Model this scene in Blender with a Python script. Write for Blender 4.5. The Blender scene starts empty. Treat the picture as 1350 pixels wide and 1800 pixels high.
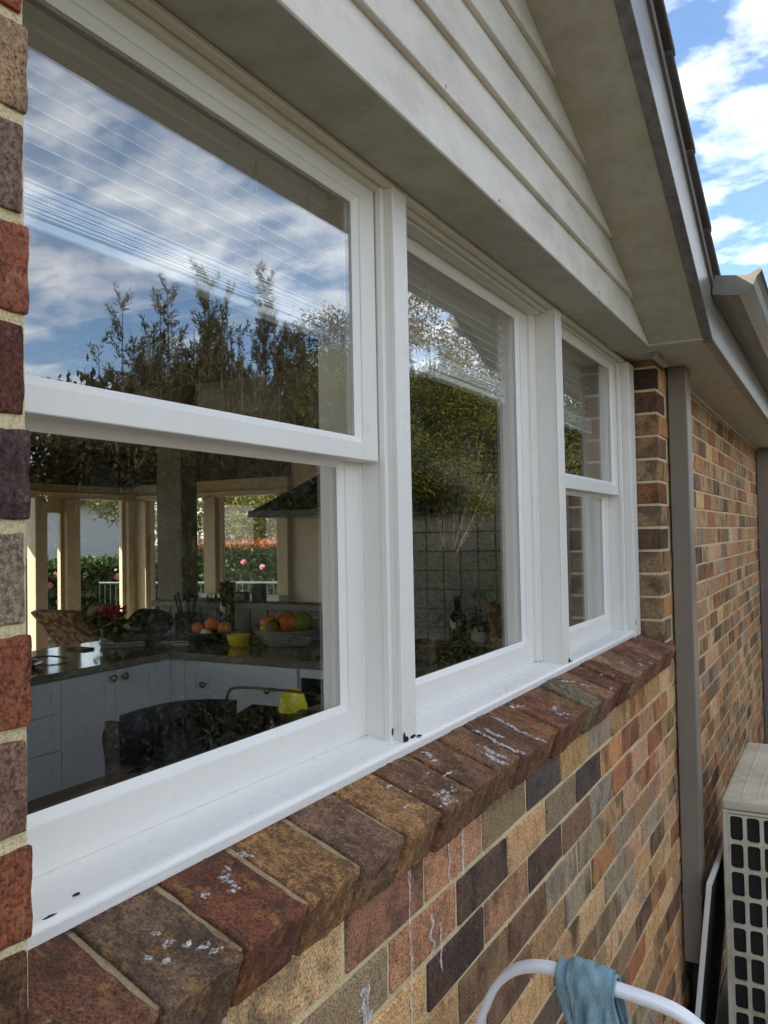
import bpy, bmesh, math, random
import numpy as np
from mathutils import Vector, Matrix, noise as mnoise

R = math.radians
S = bpy.context.scene
COL = S.collection
rnd = random.Random(7)

# ------------------------------------------------------------------ camera
CAM = (0.5958, -1.0605, 0.50135)
YAW, PITCH, ROLL, FPX = 0.50795, 0.02983, -0.01893, 1450.0
cd = bpy.data.cameras.new('camera'); cam = bpy.data.objects.new('camera', cd); COL.objects.link(cam)
cy, sy, cp, sp = math.cos(YAW), math.sin(YAW), math.cos(PITCH), math.sin(PITCH)
fw = Vector((-sy*cp, cy*cp, sp)); r0 = Vector((cy, sy, 0)); u0 = r0.cross(fw)
rt = math.cos(ROLL)*r0 + math.sin(ROLL)*u0; up = -math.sin(ROLL)*r0 + math.cos(ROLL)*u0
cam.matrix_world = Matrix(((rt.x, up.x, -fw.x, CAM[0]), (rt.y, up.y, -fw.y, CAM[1]), (rt.z, up.z, -fw.z, CAM[2]), (0, 0, 0, 1)))
cd.sensor_fit = 'VERTICAL'; cd.sensor_height = 24.0; cd.sensor_width = 18.0; cd.lens = FPX/1800.0*24.0
cd.clip_start = 0.01; cd.clip_end = 2000
S.camera = cam

# ------------------------------------------------------------------ sky, sun, exposure
SUN_EL = R(40); TO_SUN = Vector((-0.78, -0.62, 0)).normalized()
SKY_STRENGTH = 0.115
w = bpy.data.worlds.new('World'); S.world = w; w.use_nodes = True
nt = w.node_tree; N = nt.nodes; L = nt.links; N.clear()
out = N.new('ShaderNodeOutputWorld'); bg = N.new('ShaderNodeBackground')
sky = N.new('ShaderNodeTexSky'); sky.sky_type = 'NISHITA'; sky.sun_disc = False
sky.sun_elevation = SUN_EL; sky.sun_rotation = math.atan2(TO_SUN.x, TO_SUN.y); sky.air_density = 1.0; sky.dust_density = 0.6; sky.ozone_density = 1.5
tc = N.new('ShaderNodeTexCoord'); sep = N.new('ShaderNodeSeparateXYZ'); L.new(tc.outputs['Generated'], sep.inputs[0])
def wmath(op, a, b=None):
    n = N.new('ShaderNodeMath'); n.operation = op
    for i, x in enumerate((a, b)):
        if x is None: continue
        if isinstance(x, (int, float)): n.inputs[i].default_value = x
        else: L.new(x, n.inputs[i])
    return n.outputs[0]
zz = wmath('ADD', wmath('MAXIMUM', sep.outputs[2], 0.0), 0.20)
comb = N.new('ShaderNodeCombineXYZ'); L.new(wmath('DIVIDE', sep.outputs[0], zz), comb.inputs[0]); L.new(wmath('DIVIDE', sep.outputs[1], zz), comb.inputs[1])
def wnoise(scale, det, rough, dist, off):
    mp = N.new('ShaderNodeMapping'); mp.inputs['Location'].default_value = off; mp.inputs['Rotation'].default_value = (0, 0, 0.6); mp.inputs['Scale'].default_value = (1.0, 1.2, 1)
    L.new(comb.outputs[0], mp.inputs[0])
    n = N.new('ShaderNodeTexNoise'); n.inputs['Scale'].default_value = scale; n.inputs['Detail'].default_value = det; n.inputs['Roughness'].default_value = rough; n.inputs['Distortion'].default_value = dist
    L.new(mp.outputs[0], n.inputs['Vector']); return n.outputs['Fac']
n1 = wnoise(0.9, 3, 0.5, 0.2, (1.6, 4.2, 0)); n2 = wnoise(4.6, 8, 0.58, 0.1, (2.4, 3.2, 0))
mixn = wmath('ADD', wmath('MULTIPLY', n1, 0.6), wmath('MULTIPLY', n2, 0.55))
rp = N.new('ShaderNodeValToRGB'); rp.color_ramp.elements[0].position = 0.515; rp.color_ramp.elements[1].position = 0.72
rp.color_ramp.elements[0].color = (0.03, 0.03, 0.03, 1); rp.color_ramp.elements[1].color = (1, 1, 1, 1)
L.new(mixn, rp.inputs[0])
n3 = wnoise(5.0, 5, 0.6, 0.2, (7.4, 2.2, 0))
cr = N.new('ShaderNodeValToRGB'); cr.color_ramp.elements[0].position = 0.3; cr.color_ramp.elements[1].position = 0.7
cr.color_ramp.elements[0].color = (4.8, 5.1, 5.6, 1); cr.color_ramp.elements[1].color = (11.9, 11.3, 10.5, 1)
L.new(n3, cr.inputs[0])
sat = N.new('ShaderNodeHueSaturation'); sat.inputs['Saturation'].default_value = 1.15; sat.inputs['Value'].default_value = 0.75; L.new(sky.outputs[0], sat.inputs['Color'])
mx = N.new('ShaderNodeMix'); mx.data_type = 'RGBA'; L.new(rp.outputs[0], mx.inputs[0]); L.new(sat.outputs[0], mx.inputs[6]); L.new(cr.outputs[0], mx.inputs[7])
L.new(mx.outputs[2], bg.inputs[0]); bg.inputs[1].default_value = SKY_STRENGTH; L.new(bg.outputs[0], out.inputs[0])

sl = bpy.data.lights.new('sun', 'SUN'); sl.energy = 5.0; sl.angle = R(0.53); sl.color = (1.0, 0.93, 0.82)
sun = bpy.data.objects.new('sun', sl); COL.objects.link(sun)
tosun = Vector((TO_SUN.x*math.cos(SUN_EL), TO_SUN.y*math.cos(SUN_EL), math.sin(SUN_EL)))
sun.rotation_euler = tosun.to_track_quat('Z', 'Y').to_euler(); sun.location = tosun*30

S.view_settings.view_transform = 'Standard'; S.view_settings.look = 'None'; S.view_settings.gamma = 1; S.view_settings.exposure = 1.7
S.view_settings.use_curve_mapping = False
S.render.engine = 'CYCLES'
S.cycles.use_denoising = True
S.cycles.max_bounces = 10; S.cycles.diffuse_bounces = 4; S.cycles.glossy_bounces = 5; S.cycles.transparent_max_bounces = 24
S.cycles.sample_clamp_indirect = 6.0; S.cycles.caustics_reflective = False; S.cycles.caustics_refractive = False

# ------------------------------------------------------------------ helpers
def lin(c):
    if len(c) == 3: c = (*c, 255)
    f = lambda x: (x/255/12.92 if x <= 10 else ((x/255+0.055)/1.055)**2.4)
    return (f(c[0]), f(c[1]), f(c[2]), 1.0)

class MB:
    def __init__(s): s.v = []; s.f = []; s.c = []
    def add(s, vs, fs, col=None):
        o = len(s.v); s.v += [tuple(p) for p in vs]; s.f += [tuple(i+o for i in q) for q in fs]
        if col is not None: s.c += [col]*len(fs)
        return s
    def box(s, x0, x1, y0, y1, z0, z1, col=None):
        if x0 > x1: x0, x1 = x1, x0
        if y0 > y1: y0, y1 = y1, y0
        if z0 > z1: z0, z1 = z1, z0
        return s.add([(x0,y0,z0),(x1,y0,z0),(x1,y1,z0),(x0,y1,z0),(x0,y0,z1),(x1,y0,z1),(x1,y1,z1),(x0,y1,z1)],
                     [(3,2,1,0),(4,5,6,7),(0,1,5,4),(1,2,6,5),(2,3,7,6),(3,0,4,7)], col)
    def prism(s, prof, axis, a, b, col=None):
        # prof: 2D points; axis 'x': (y,z), 'y': (x,z), 'z': (x,y)
        def p3(p, t): return {'x': (t, p[0], p[1]), 'y': (p[0], t, p[1]), 'z': (p[0], p[1], t)}[axis]
        n = len(prof); vs = [p3(p, a) for p in prof] + [p3(p, b) for p in prof]
        fs = [(i, (i+1) % n, n+(i+1) % n, n+i) for i in range(n)] + [tuple(range(n-1, -1, -1)), tuple(range(n, 2*n))]
        return s.add(vs, fs, col)
    def hexa(s, bottom, top, col=None):
        return s.add(list(bottom)+list(top), [(3,2,1,0),(4,5,6,7),(0,1,5,4),(1,2,6,5),(2,3,7,6),(3,0,4,7)], col)
    def tube(s, path, r, n=8, cap=True, flat=None):
        P = [Vector(p) for p in path]; m = len(P); rs = r if isinstance(r, (list, tuple)) else [r]*m
        t = (P[1]-P[0]).normalized(); nx = t.orthogonal().normalized()
        vs = []
        for i in range(m):
            if i == 0: t2 = (P[1]-P[0])
            elif i == m-1: t2 = (P[-1]-P[-2])
            else: t2 = (P[i+1]-P[i-1])
            if t2.length < 1e-9: t2 = t
            t2.normalize()
            q = t.rotation_difference(t2); nx = (q @ nx); nx = (nx - t2*nx.dot(t2)).normalized(); t = t2
            b = t.cross(nx)
            for k in range(n):
                a = 2*math.pi*k/n; vs.append(P[i] + (nx*math.cos(a) + b*math.sin(a))*rs[i])
        fs = [(i*n+k, i*n+(k+1) % n, (i+1)*n+(k+1) % n, (i+1)*n+k) for i in range(m-1) for k in range(n)]
        if cap: fs += [tuple(range(n-1, -1, -1)), tuple(range((m-1)*n, m*n))]
        return s.add(vs, fs)
    def lathe(s, prof, c=(0,0,0), n=20, sx=1, sy=1):
        vs = []; m = len(prof)
        for r, z in prof:
            for k in range(n):
                a = 2*math.pi*k/n; vs.append((c[0]+r*sx*math.cos(a), c[1]+r*sy*math.sin(a), c[2]+z))
        fs = [(i*n+k, i*n+(k+1) % n, (i+1)*n+(k+1) % n, (i+1)*n+k) for i in range(m-1) for k in range(n)]
        fs += [tuple(range(n-1, -1, -1)), tuple(range((m-1)*n, m*n))]
        return s.add(vs, fs)
    def ball(s, c, rx, ry=None, rz=None, n=12, m=8, wob=0, seed=0):
        ry = ry or rx; rz = rz or rx
        vs = [(c[0], c[1], c[2]-rz)]
        for i in range(1, m):
            th = math.pi*i/m
            for k in range(n):
                a = 2*math.pi*k/n; d = Vector((math.sin(th)*math.cos(a), math.sin(th)*math.sin(a), -math.cos(th)))
                g = 1 + (wob*mnoise.noise(d*1.7+Vector((seed, seed*2.3, 0))) if wob else 0)
                vs.append((c[0]+rx*d.x*g, c[1]+ry*d.y*g, c[2]+rz*d.z*g))
        vs.append((c[0], c[1], c[2]+rz)); e = len(vs)-1
        fs = [(0, 1+(k+1) % n, 1+k) for k in range(n)]
        fs += [(1+i*n+k, 1+i*n+(k+1) % n, 1+(i+1)*n+(k+1) % n, 1+(i+1)*n+k) for i in range(m-2) for k in range(n)]
        fs += [(e, 1+(m-2)*n+k, 1+(m-2)*n+(k+1) % n) for k in range(n)]
        return s.add(vs, fs)
    def mesh(s, name, bevel=0, seg=1, smooth=False):
        me = bpy.data.meshes.new(name); me.from_pydata(s.v, [], s.f); me.update()
        if s.c:
            a = me.color_attributes.new('col', 'FLOAT_COLOR', 'CORNER')
            arr = np.empty((len(me.loops), 4), np.float32); k = 0
            for poly, c in zip(me.polygons, s.c):
                arr[k:k+poly.loop_total] = c; k += poly.loop_total
            a.data.foreach_set('color', arr.ravel())
        if bevel:
            bm = bmesh.new(); bm.from_mesh(me)
            es = [e for e in bm.edges if len(e.link_faces) == 2 and e.calc_face_angle(0) > 0.5]
            bmesh.ops.bevel(bm, geom=es, offset=bevel, segments=seg, profile=0.6, affect='EDGES', clamp_overlap=True)
            bmesh.ops.recalc_face_normals(bm, faces=bm.faces); bm.to_mesh(me); bm.free()
        if smooth: me.polygons.foreach_set('use_smooth', [True]*len(me.polygons))
        return me

def link(name, me, mat, parent=None, loc=(0,0,0), rot=(0,0,0), scale=(1,1,1)):
    o = bpy.data.objects.new(name, me); COL.objects.link(o)
    if me is not None and mat is not None and not me.materials: me.materials.append(mat)
    o.location = loc; o.rotation_euler = rot; o.scale = scale
    if parent is not None:
        o.parent = parent; o.matrix_parent_inverse = WM[parent.name].inverted()
    WM[o.name] = Matrix.LocRotScale(Vector(loc), o.rotation_euler, Vector(scale)) if parent is None or True else None
    return o
WM = {}
def part(name, mb, mat, parent, bevel=0, smooth=False, seg=1, label=None):
    o = link(name, mb.mesh(name, bevel, seg, smooth), mat, parent)
    if label: o['label'] = label
    return o
def thing(name, label, cat, loc=(0,0,0), group=None):
    o = bpy.data.objects.new(name, None); COL.objects.link(o); o.location = loc; o.empty_display_size = 0.1
    o['label'] = label; o['category'] = cat
    if group: o['group'] = group
    WM[o.name] = Matrix.Translation(loc); return o
def solo(name, mb, mat, label, cat, bevel=0, smooth=False, seg=1, group=None, kind=None):
    o = link(name, mb.mesh(name, bevel, seg, smooth), mat)
    o['label'] = label; o['category'] = cat
    if group: o['group'] = group
    if kind: o['kind'] = kind
    return o
def struct(name, mb, mat, label=None, bevel=0, kind='structure', parent=None):
    o = link(name, mb.mesh(name, bevel), mat, parent)
    if parent is None: o['kind'] = kind
    if label: o['label'] = label
    return o

# ------------------------------------------------------------------ materials
class NT:
    def __init__(s, name):
        s.m = bpy.data.materials.new(name); s.m.use_nodes = True; s.t = s.m.node_tree; s.t.nodes.clear()
        s.o = s.n('ShaderNodeOutputMaterial'); s.tc = s.n('ShaderNodeTexCoord')
    def n(s, ty): return s.t.nodes.new(ty)
    def l(s, a, b): s.t.links.new(a, b)
    def set(s, sock, v):
        if isinstance(v, bpy.types.NodeSocket): s.l(v, sock)
        else: sock.default_value = v
    def math(s, op, a, b=0.0, clamp=False):
        n = s.n('ShaderNodeMath'); n.operation = op; n.use_clamp = clamp; s.set(n.inputs[0], a); s.set(n.inputs[1], b); return n.outputs[0]
    def vmath(s, op, a, b):
        n = s.n('ShaderNodeVectorMath'); n.operation = op; s.set(n.inputs[0], a); s.set(n.inputs[1], b); return n.outputs[0]
    def noise(s, vec, scale, det=3, rough=0.55, dist=0.0):
        n = s.n('ShaderNodeTexNoise'); s.l(vec, n.inputs['Vector']); n.inputs['Scale'].default_value = scale; n.inputs['Detail'].default_value = det
        n.inputs['Roughness'].default_value = rough; n.inputs['Distortion'].default_value = dist; return n.outputs['Fac']
    def voro(s, vec, scale, out='Distance'):
        n = s.n('ShaderNodeTexVoronoi'); s.l(vec, n.inputs['Vector']); n.inputs['Scale'].default_value = scale; return n.outputs[out]
    def scale(s, vec, sc, loc=(0,0,0)):
        n = s.n('ShaderNodeMapping'); s.l(vec, n.inputs[0]); n.inputs['Scale'].default_value = sc; n.inputs['Location'].default_value = loc; return n.outputs[0]
    def ramp(s, f, *stops):
        n = s.n('ShaderNodeValToRGB'); e = n.color_ramp.elements
        while len(e) < len(stops): e.new(0.5)
        for el, (p, c) in zip(e, stops):
            el.position = p; el.color = c if isinstance(c, (tuple, list)) else (c, c, c, 1)
        s.l(f, n.inputs[0]); return n.outputs[0]
    def mix(s, f, a, b, mode='MIX'):
        n = s.n('ShaderNodeMix'); n.data_type = 'RGBA'; n.blend_type = mode; s.set(n.inputs[0], f); s.set(n.inputs[6], a); s.set(n.inputs[7], b); return n.outputs[2]
    def bump(s, h, strength=0.3, dist=0.002, normal=None):
        n = s.n('ShaderNodeBump'); n.inputs['Strength'].default_value = strength; n.inputs['Distance'].default_value = dist; s.l(h, n.inputs['Height'])
        if normal is not None: s.l(normal, n.inputs['Normal'])
        return n.outputs[0]
    def pbr(s, col, rough=0.5, normal=None, spec=0.5, metal=0, sss=0, coat=0):
        b = s.n('ShaderNodeBsdfPrincipled'); s.set(b.inputs['Base Color'], col); s.set(b.inputs['Roughness'], rough)
        b.inputs['Specular IOR Level'].default_value = spec; b.inputs['Metallic'].default_value = metal
        if coat: b.inputs['Coat Weight'].default_value = coat; b.inputs['Coat Roughness'].default_value = 0.1
        if normal is not None: s.l(normal, b.inputs['Normal'])
        s.l(b.outputs[0], s.o.inputs[0]); return s.m
    @property
    def obj(s): return s.tc.outputs['Object']
    @property
    def world(s):
        g = s.n('ShaderNodeNewGeometry'); return g.outputs['Position']

def simple(name, col, rough=0.5, spec=0.4, metal=0, var=0.12, vs=14, bump=0.05, bs=160, coat=0):
    t = NT(name); c = lin(col); f = t.noise(t.world, vs, 4)
    cc = t.mix(f, tuple(x*(1-var) for x in c[:3])+(1,), tuple(min(1, x*(1+var)) for x in c[:3])+(1,))
    return t.pbr(cc, rough, t.bump(t.noise(t.world, bs, 2), bump, 0.002) if bump else None, spec, metal, coat=coat)

def white_paint(name, base=(238, 236, 230), axis='y', dirt=0.5, rough=0.38):
    t = NT(name); p = t.world
    st = {'y': (60, 3, 60), 'z': (60, 60, 3), 'n': (30, 30, 30)}[axis]
    brush = t.noise(t.scale(p, st), 4.0, 3, 0.6)
    big = t.noise(p, 6, 5, 0.65); mid = t.noise(p, 45, 4, 0.6)
    c = t.mix(big, lin(tuple(int(x*0.955) for x in base)), lin(base))
    drt = t.ramp(t.math('MULTIPLY', big, t.math('ADD', mid, 0.45)), (0.60, 0), (0.85, 1))
    c = t.mix(t.math('MULTIPLY', drt, 0.3*dirt), c, lin((168, 160, 140)))
    sp = t.ramp(t.math('ADD', t.voro(p, 62), t.math('MULTIPLY', mid, 0.25)), (0.13, 1), (0.165, 0))
    keep = t.ramp(t.noise(p, 9, 2), (0.6, 0), (0.68, 1))
    c = t.mix(t.math('MULTIPLY', t.math('MULTIPLY', sp, keep), 0.7*min(1, dirt)), c, lin((110, 100, 86)))
    h = t.math('ADD', t.math('MULTIPLY', brush, 0.7), t.math('MULTIPLY', mid, 0.5))
    return t.pbr(c, t.math('ADD', t.math('MULTIPLY', mid, 0.2), rough-0.1), t.bump(h, 0.4, 0.0018), 0.45)

def stained_paint(name, base, stain, mould=None, rough=0.55, amount=0.6, streak=(14, 14, 14)):
    t = NT(name); p = t.world
    a = t.noise(t.scale(p, streak), 1.0, 6, 0.68); b = t.noise(p, 70, 5, 0.65); d = t.noise(p, 3.5, 4)
    c = t.mix(t.ramp(a, (0.35, 0), (0.75, 1)), lin(base), lin(stain))
    c = t.mix(t.math('MULTIPLY', t.ramp(t.math('MULTIPLY', a, t.math('ADD', b, 0.4)), (0.42, 0), (0.72, 1)), amount*0.6), c, lin(tuple(int(x*0.78) for x in stain)))
    if mould: c = t.mix(t.math('MULTIPLY', t.ramp(d, (0.52, 0), (0.68, 1)), 0.2), c, lin(mould))
    sp = t.ramp(t.math('ADD', t.voro(p, 26), t.math('MULTIPLY', b, 0.2)), (0.115, 1), (0.135, 0))
    keep = t.ramp(d, (0.55, 0), (0.6, 1))
    c = t.mix(t.math('MULTIPLY', t.math('MULTIPLY', sp, keep), 0.85), c, lin((60, 52, 42)))
    return t.pbr(c, rough, t.bump(t.math('ADD', b, a), 0.18, 0.0015), 0.35)

def brick_material(name, attr=False, weather=0.0, spd=1.0):
    t = NT(name)
    if attr:
        a = t.n('ShaderNodeVertexColor'); a.layer_name = 'col'; base = a.outputs['Color']; amt = a.outputs['Alpha']
        g = t.n('ShaderNodeNewGeometry'); rv = g.outputs['Random Per Island']; pos = g.outputs['Position']
    else:
        oi = t.n('ShaderNodeObjectInfo'); base = oi.outputs['Color']; amt = oi.outputs['Alpha']; rv = oi.outputs['Random']; pos = t.obj
    cx = t.n('ShaderNodeCombineXYZ'); t.l(t.math('MULTIPLY', rv, 91.0), cx.inputs[0]); t.l(t.math('MULTIPLY', rv, 47.0), cx.inputs[1]); t.l(t.math('MULTIPLY', rv, 23.0), cx.inputs[2])
    p = t.vmath('ADD', pos, cx.outputs[0])
    flash = t.noise(t.scale(p, (1, 1, 0.7)), 11.0, 3, 0.5, 0.6)
    fl = t.math('MULTIPLY', t.ramp(flash, (0.48, 0), (0.60, 1)), amt)
    mid = t.noise(t.scale(p, (1, 1, 0.8)), 60, 5, 0.75); fine = t.noise(p, 270*spd, 5, 0.75); sp = t.noise(p, 480*spd, 3, 0.65)
    dk = t.mix(0.82, base, (0.05, 0.038, 0.033, 1))
    c = t.mix(fl, base, dk)
    c = t.mix(t.math('MULTIPLY', t.ramp(mid, (0.42, 0), (0.72, 1)), 0.5), c, t.mix(1.0, c, (1.5, 1.32, 1.12, 1), 'MULTIPLY'))
    c = t.mix(t.ramp(fine, (0.40, 1), (0.56, 0)), c, t.mix(1.0, c, (0.36, 0.33, 0.32, 1), 'MULTIPLY'))
    c = t.mix(t.ramp(t.noise(t.scale(p, (1, 1, 0.75)), 34, 6, 0.82), (0.36, 0.75), (0.5, 0)), c, t.mix(1.0, c, (0.42, 0.38, 0.37, 1), 'MULTIPLY'))
    c = t.mix(t.math('MULTIPLY', t.ramp(sp, (0.58, 0), (0.68, 1)), 0.75), c, t.mix(1.0, c, (2.0, 1.85, 1.65, 1), 'MULTIPLY'))
    mot = t.noise(t.scale(p, (1, 1, 0.7)), 75, 7, 0.82)
    c = t.mix(t.math('MULTIPLY', t.ramp(mot, (0.54, 0), (0.63, 1)), 0.5), c, t.mix(0.55, c, (0.36, 0.25, 0.16, 1)))
    pit = t.ramp(t.math('ADD', t.voro(p, 115*spd), t.math('MULTIPLY', fine, 0.25)), (0.2, 1), (0.27, 0))
    c = t.mix(t.math('MULTIPLY', pit, 0.75), c, (0.03, 0.026, 0.023, 1))
    if weather:
        wp = t.world
        m1 = t.noise(wp, 16, 8, 0.8, 0.2); m2 = t.noise(wp, 95, 6, 0.8)
        wv = t.math('ADD', t.math('MULTIPLY', m1, 0.65), t.math('MULTIPLY', m2, 0.4))
        c = t.mix(t.math('MULTIPLY', t.ramp(wv, (0.49, 0), (0.57, 1)), 0.72*weather), c, lin((70, 56, 44)))
        c = t.mix(t.math('MULTIPLY', t.ramp(t.noise(wp, 30, 8, 0.82), (0.54, 0), (0.60, 1)), 0.6*weather), c, lin((172, 128, 78)))
        lich = t.ramp(t.math('ADD', t.voro(wp, 34), t.math('MULTIPLY', m2, 0.35)), (0.225, 1), (0.26, 0))
        c = t.mix(t.math('MULTIPLY', lich, 0.55*weather), c, lin((150, 146, 118)))
    h = t.math('ADD', t.math('MULTIPLY', fine, 0.8), t.math('SUBTRACT', t.math('MULTIPLY', mid, 1.1), t.math('MULTIPLY', pit, 0.9)))
    return t.pbr(c, 0.88, t.bump(h, 0.9 if weather else 0.6, 0.003 if weather else 0.0022), 0.25)

def mortar_material(name, col, var=0.35, grime=0.4):
    t = NT(name); p = t.world
    a = t.noise(p, 9, 5, 0.65); f = t.noise(p, 420, 4, 0.7); m = t.noise(p, 60, 4, 0.65)
    c = t.mix(a, lin(col), lin(tuple(int(x*(1-var*0.5)) for x in col)))
    c = t.mix(t.ramp(f, (0.36, 1), (0.52, 0)), c, t.mix(1.0, c, (0.6, 0.56, 0.5, 1), 'MULTIPLY'))
    c = t.mix(t.math('MULTIPLY', t.ramp(t.math('MULTIPLY', m, a), (0.27, 0), (0.4, 1)), grime), c, lin((92, 76, 54)))
    return t.pbr(c, 0.95, t.bump(t.math('ADD', f, m), 0.6, 0.003), 0.15)

def leaf_material(name, c1, c2, c3=None, rough=0.62, trans=0.2, spec=0.15):
    t = NT(name); g = t.n('ShaderNodeNewGeometry'); rv = g.outputs['Random Per Island']
    big = t.noise(g.outputs['Position'], 0.9, 2)
    st = [(0.0, lin(c1)), (0.6, lin(c2))] + ([(1.0, lin(c3))] if c3 else [])
    c = t.ramp(t.math('ADD', t.math('MULTIPLY', rv, 0.7), t.math('MULTIPLY', big, 0.35)), *st)
    b = t.n('ShaderNodeBsdfPrincipled'); t.l(c, b.inputs['Base Color']); b.inputs['Roughness'].default_value = rough; b.inputs['Specular IOR Level'].default_value = spec
    tr = t.n('ShaderNodeBsdfTranslucent'); t.l(c, tr.inputs[0]); mx = t.n('ShaderNodeMixShader'); mx.inputs[0].default_value = trans
    t.l(b.outputs[0], mx.inputs[1]); t.l(tr.outputs[0], mx.inputs[2]); t.l(mx.outputs[0], t.o.inputs[0]); return t.m

def glass_material(name, r0=0.125, tint=(0.975, 0.985, 0.98, 1), smear=True):
    t = NT(name); lw = t.n('ShaderNodeLayerWeight'); lw.inputs['Blend'].default_value = 0.5
    fac = t.math('ADD', t.math('MULTIPLY', t.math('POWER', lw.outputs['Facing'], 3.5), 0.62), r0, True)
    gl = t.n('ShaderNodeBsdfGlossy'); gl.inputs['Roughness'].default_value = 0.0; gl.inputs['Color'].default_value = (0.97, 0.98, 1, 1)
    wv = t.noise(t.world, 2.6, 1); t.l(t.bump(wv, 0.05, 0.004), gl.inputs['Normal'])
    tr = t.n('ShaderNodeBsdfTransparent'); tr.inputs[0].default_value = tint
    mx = t.n('ShaderNodeMixShader'); t.l(fac, mx.inputs[0]); t.l(tr.outputs[0], mx.inputs[1]); t.l(gl.outputs[0], mx.inputs[2])
    last = mx.outputs[0]
    if smear:
        df = t.n('ShaderNodeBsdfDiffuse'); df.inputs[0].default_value = (0.8, 0.82, 0.85, 1)
        d = t.math('MULTIPLY', t.ramp(t.noise(t.world, 7, 6, 0.7), (0.5, 0), (0.8, 1)), 0.022)
        m2 = t.n('ShaderNodeMixShader'); t.l(d, m2.inputs[0]); t.l(last, m2.inputs[1]); t.l(df.outputs[0], m2.inputs[2]); last = m2.outputs[0]
    t.l(last, t.o.inputs[0]); return t.m

MT = {}
MT['white_y'] = white_paint('white_paint_y', axis='y'); MT['white_z'] = white_paint('white_paint_z', (234, 231, 224), 'z', 1.0)
MT['white_sill'] = white_paint('white_paint_sill', (242, 240, 235), 'y', 0.0, 0.3)
MT['white_head'] = white_paint('white_paint_head', (206, 201, 180), 'y', 1.0, 0.45)
MT['brick'] = brick_material('brick'); MT['brick_attr'] = brick_material('brick_far', True)
MT['brick_near'] = brick_material('brick_near', spd=0.8); MT['brick_sill'] = brick_material('brick_sill', weather=1.0)
MT['mortar'] = mortar_material('mortar', (240, 222, 176), grime=0.3); MT['mortar_sill'] = mortar_material('mortar_sill', (196, 174, 138), grime=0.6)
MT['board'] = stained_paint('weatherboard_paint', (212, 206, 192), (194, 187, 172), None, 0.5, 0.45, (20, 5, 9))
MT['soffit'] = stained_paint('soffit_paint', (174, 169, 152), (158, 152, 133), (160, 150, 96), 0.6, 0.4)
MT['taupe'] = stained_paint('taupe_metal', (134, 124, 112), (122, 112, 101), None, 0.42, 0.25, (9, 9, 1.5))
MT['barge'] = stained_paint('barge_paint', (122, 119, 112), (88, 86, 80), None, 0.3, 0.7, (30, 10, 60))
MT['gutter'] = stained_paint('gutter_metal', (122, 118, 108), (106, 102, 93), None, 0.36, 0.3, (10, 2, 10))
MT['tile'] = simple('roof_tile_glaze', (74, 66, 60), 0.8, var=0.4, vs=9, bump=0.5, bs=60)
MT['glass'] = glass_material('window_glass'); MT['glass_far'] = glass_material('far_glass', 0.03, (0.97, 0.98, 0.98, 1), False)

# ------------------------------------------------------------------ ground and terrain
GZ = -1.75
gm = NT('garden_soil'); p = gm.world
gc = gm.mix(gm.ramp(gm.noise(p, 0.7, 5), (0.4, 0), (0.6, 1)), lin((38, 32, 25)), lin((38, 42, 22)))
gc = gm.mix(gm.ramp(gm.noise(p, 22, 5, 0.7), (0.4, 0), (0.7, 1)), gc, lin((44, 38, 30)))
gm.pbr(gc, 0.95, gm.bump(gm.noise(p, 40, 6, 0.7), 0.8, 0.03), 0.1)
struct('ground', MB().box(-300, 300, -300, 300, GZ-0.5, GZ), gm.m, 'dark garden soil and grass around the house')
pv = NT('bounce_concrete'); p = pv.world
pv.pbr(pv.mix(pv.noise(p, 5, 6, 0.7), lin((136, 128, 115)), lin((118, 110, 98))), 0.9, pv.bump(pv.noise(p, 90, 5), 0.3, 0.003), 0.2)
struct('reflector', MB().box(0.004, 4.3, -9, 26, GZ-0.05, GZ+0.006), pv.m, 'pale concrete driveway added to bounce light onto the brick wall')  # pale slab added out of view; bounces sun up onto the facade

# ------------------------------------------------------------------ brick wall
def rough_box(name, dx, dy, dz, r, jit, seed, nx=1, ny=2, nz=1, amp2=0.0):
    rr = random.Random(seed)
    def ax(Ln, n): return [0, r] + [r + (Ln-2*r)*i/n for i in range(1, n)] + [Ln-r, Ln]
    A = [ax(dx, nx), ax(dy, ny), ax(dz, nz)]; n = [len(a)-1 for a in A]; idx = {}; V = []; F = []
    D = (dx, dy, dz); off = Vector((seed*3.7, seed*1.3, seed*2.1))
    def vid(i, j, k):
        if (i, j, k) not in idx:
            q = Vector((A[0][i], A[1][j], A[2][k])); inn = Vector([min(max(q[c], r), D[c]-r) for c in range(3)]); d = q-inn
            nn = d.normalized() if d.length > 1e-9 else Vector((0, 0, 0))
            if d.length > 1e-9:
                rl = r if d.length > r*0.99 else d.length
                q = inn + nn*rl
            q += nn*(jit*rr.uniform(-1, 1)) + (nn*(amp2*mnoise.noise(q*38+off)) if amp2 else Vector((0, 0, 0)))
            idx[(i, j, k)] = len(V); V.append((q.x-dx, q.y-dy/2, q.z-dz/2))
        return idx[(i, j, k)]
    for j in range(n[1]):
        for k in range(n[2]):
            F.append((vid(n[0], j, k), vid(n[0], j+1, k), vid(n[0], j+1, k+1), vid(n[0], j, k+1)))
    for i in range(n[0]):
        for k in range(n[2]):
            F.append((vid(i, 0, k), vid(i+1, 0, k), vid(i+1, 0, k+1), vid(i, 0, k+1))); F.append((vid(i+1, n[1], k), vid(i, n[1], k), vid(i, n[1], k+1), vid(i+1, n[1], k+1)))
        for j in range(n[1]):
            F.append((vid(i, j, n[2]), vid(i+1, j, n[2]), vid(i+1, j+1, n[2]), vid(i, j+1, n[2]))); F.append((vid(i+1, j, 0), vid(i, j, 0), vid(i, j+1, 0), vid(i+1, j+1, 0)))
    m = MB(); m.add(V, F); return m

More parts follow.
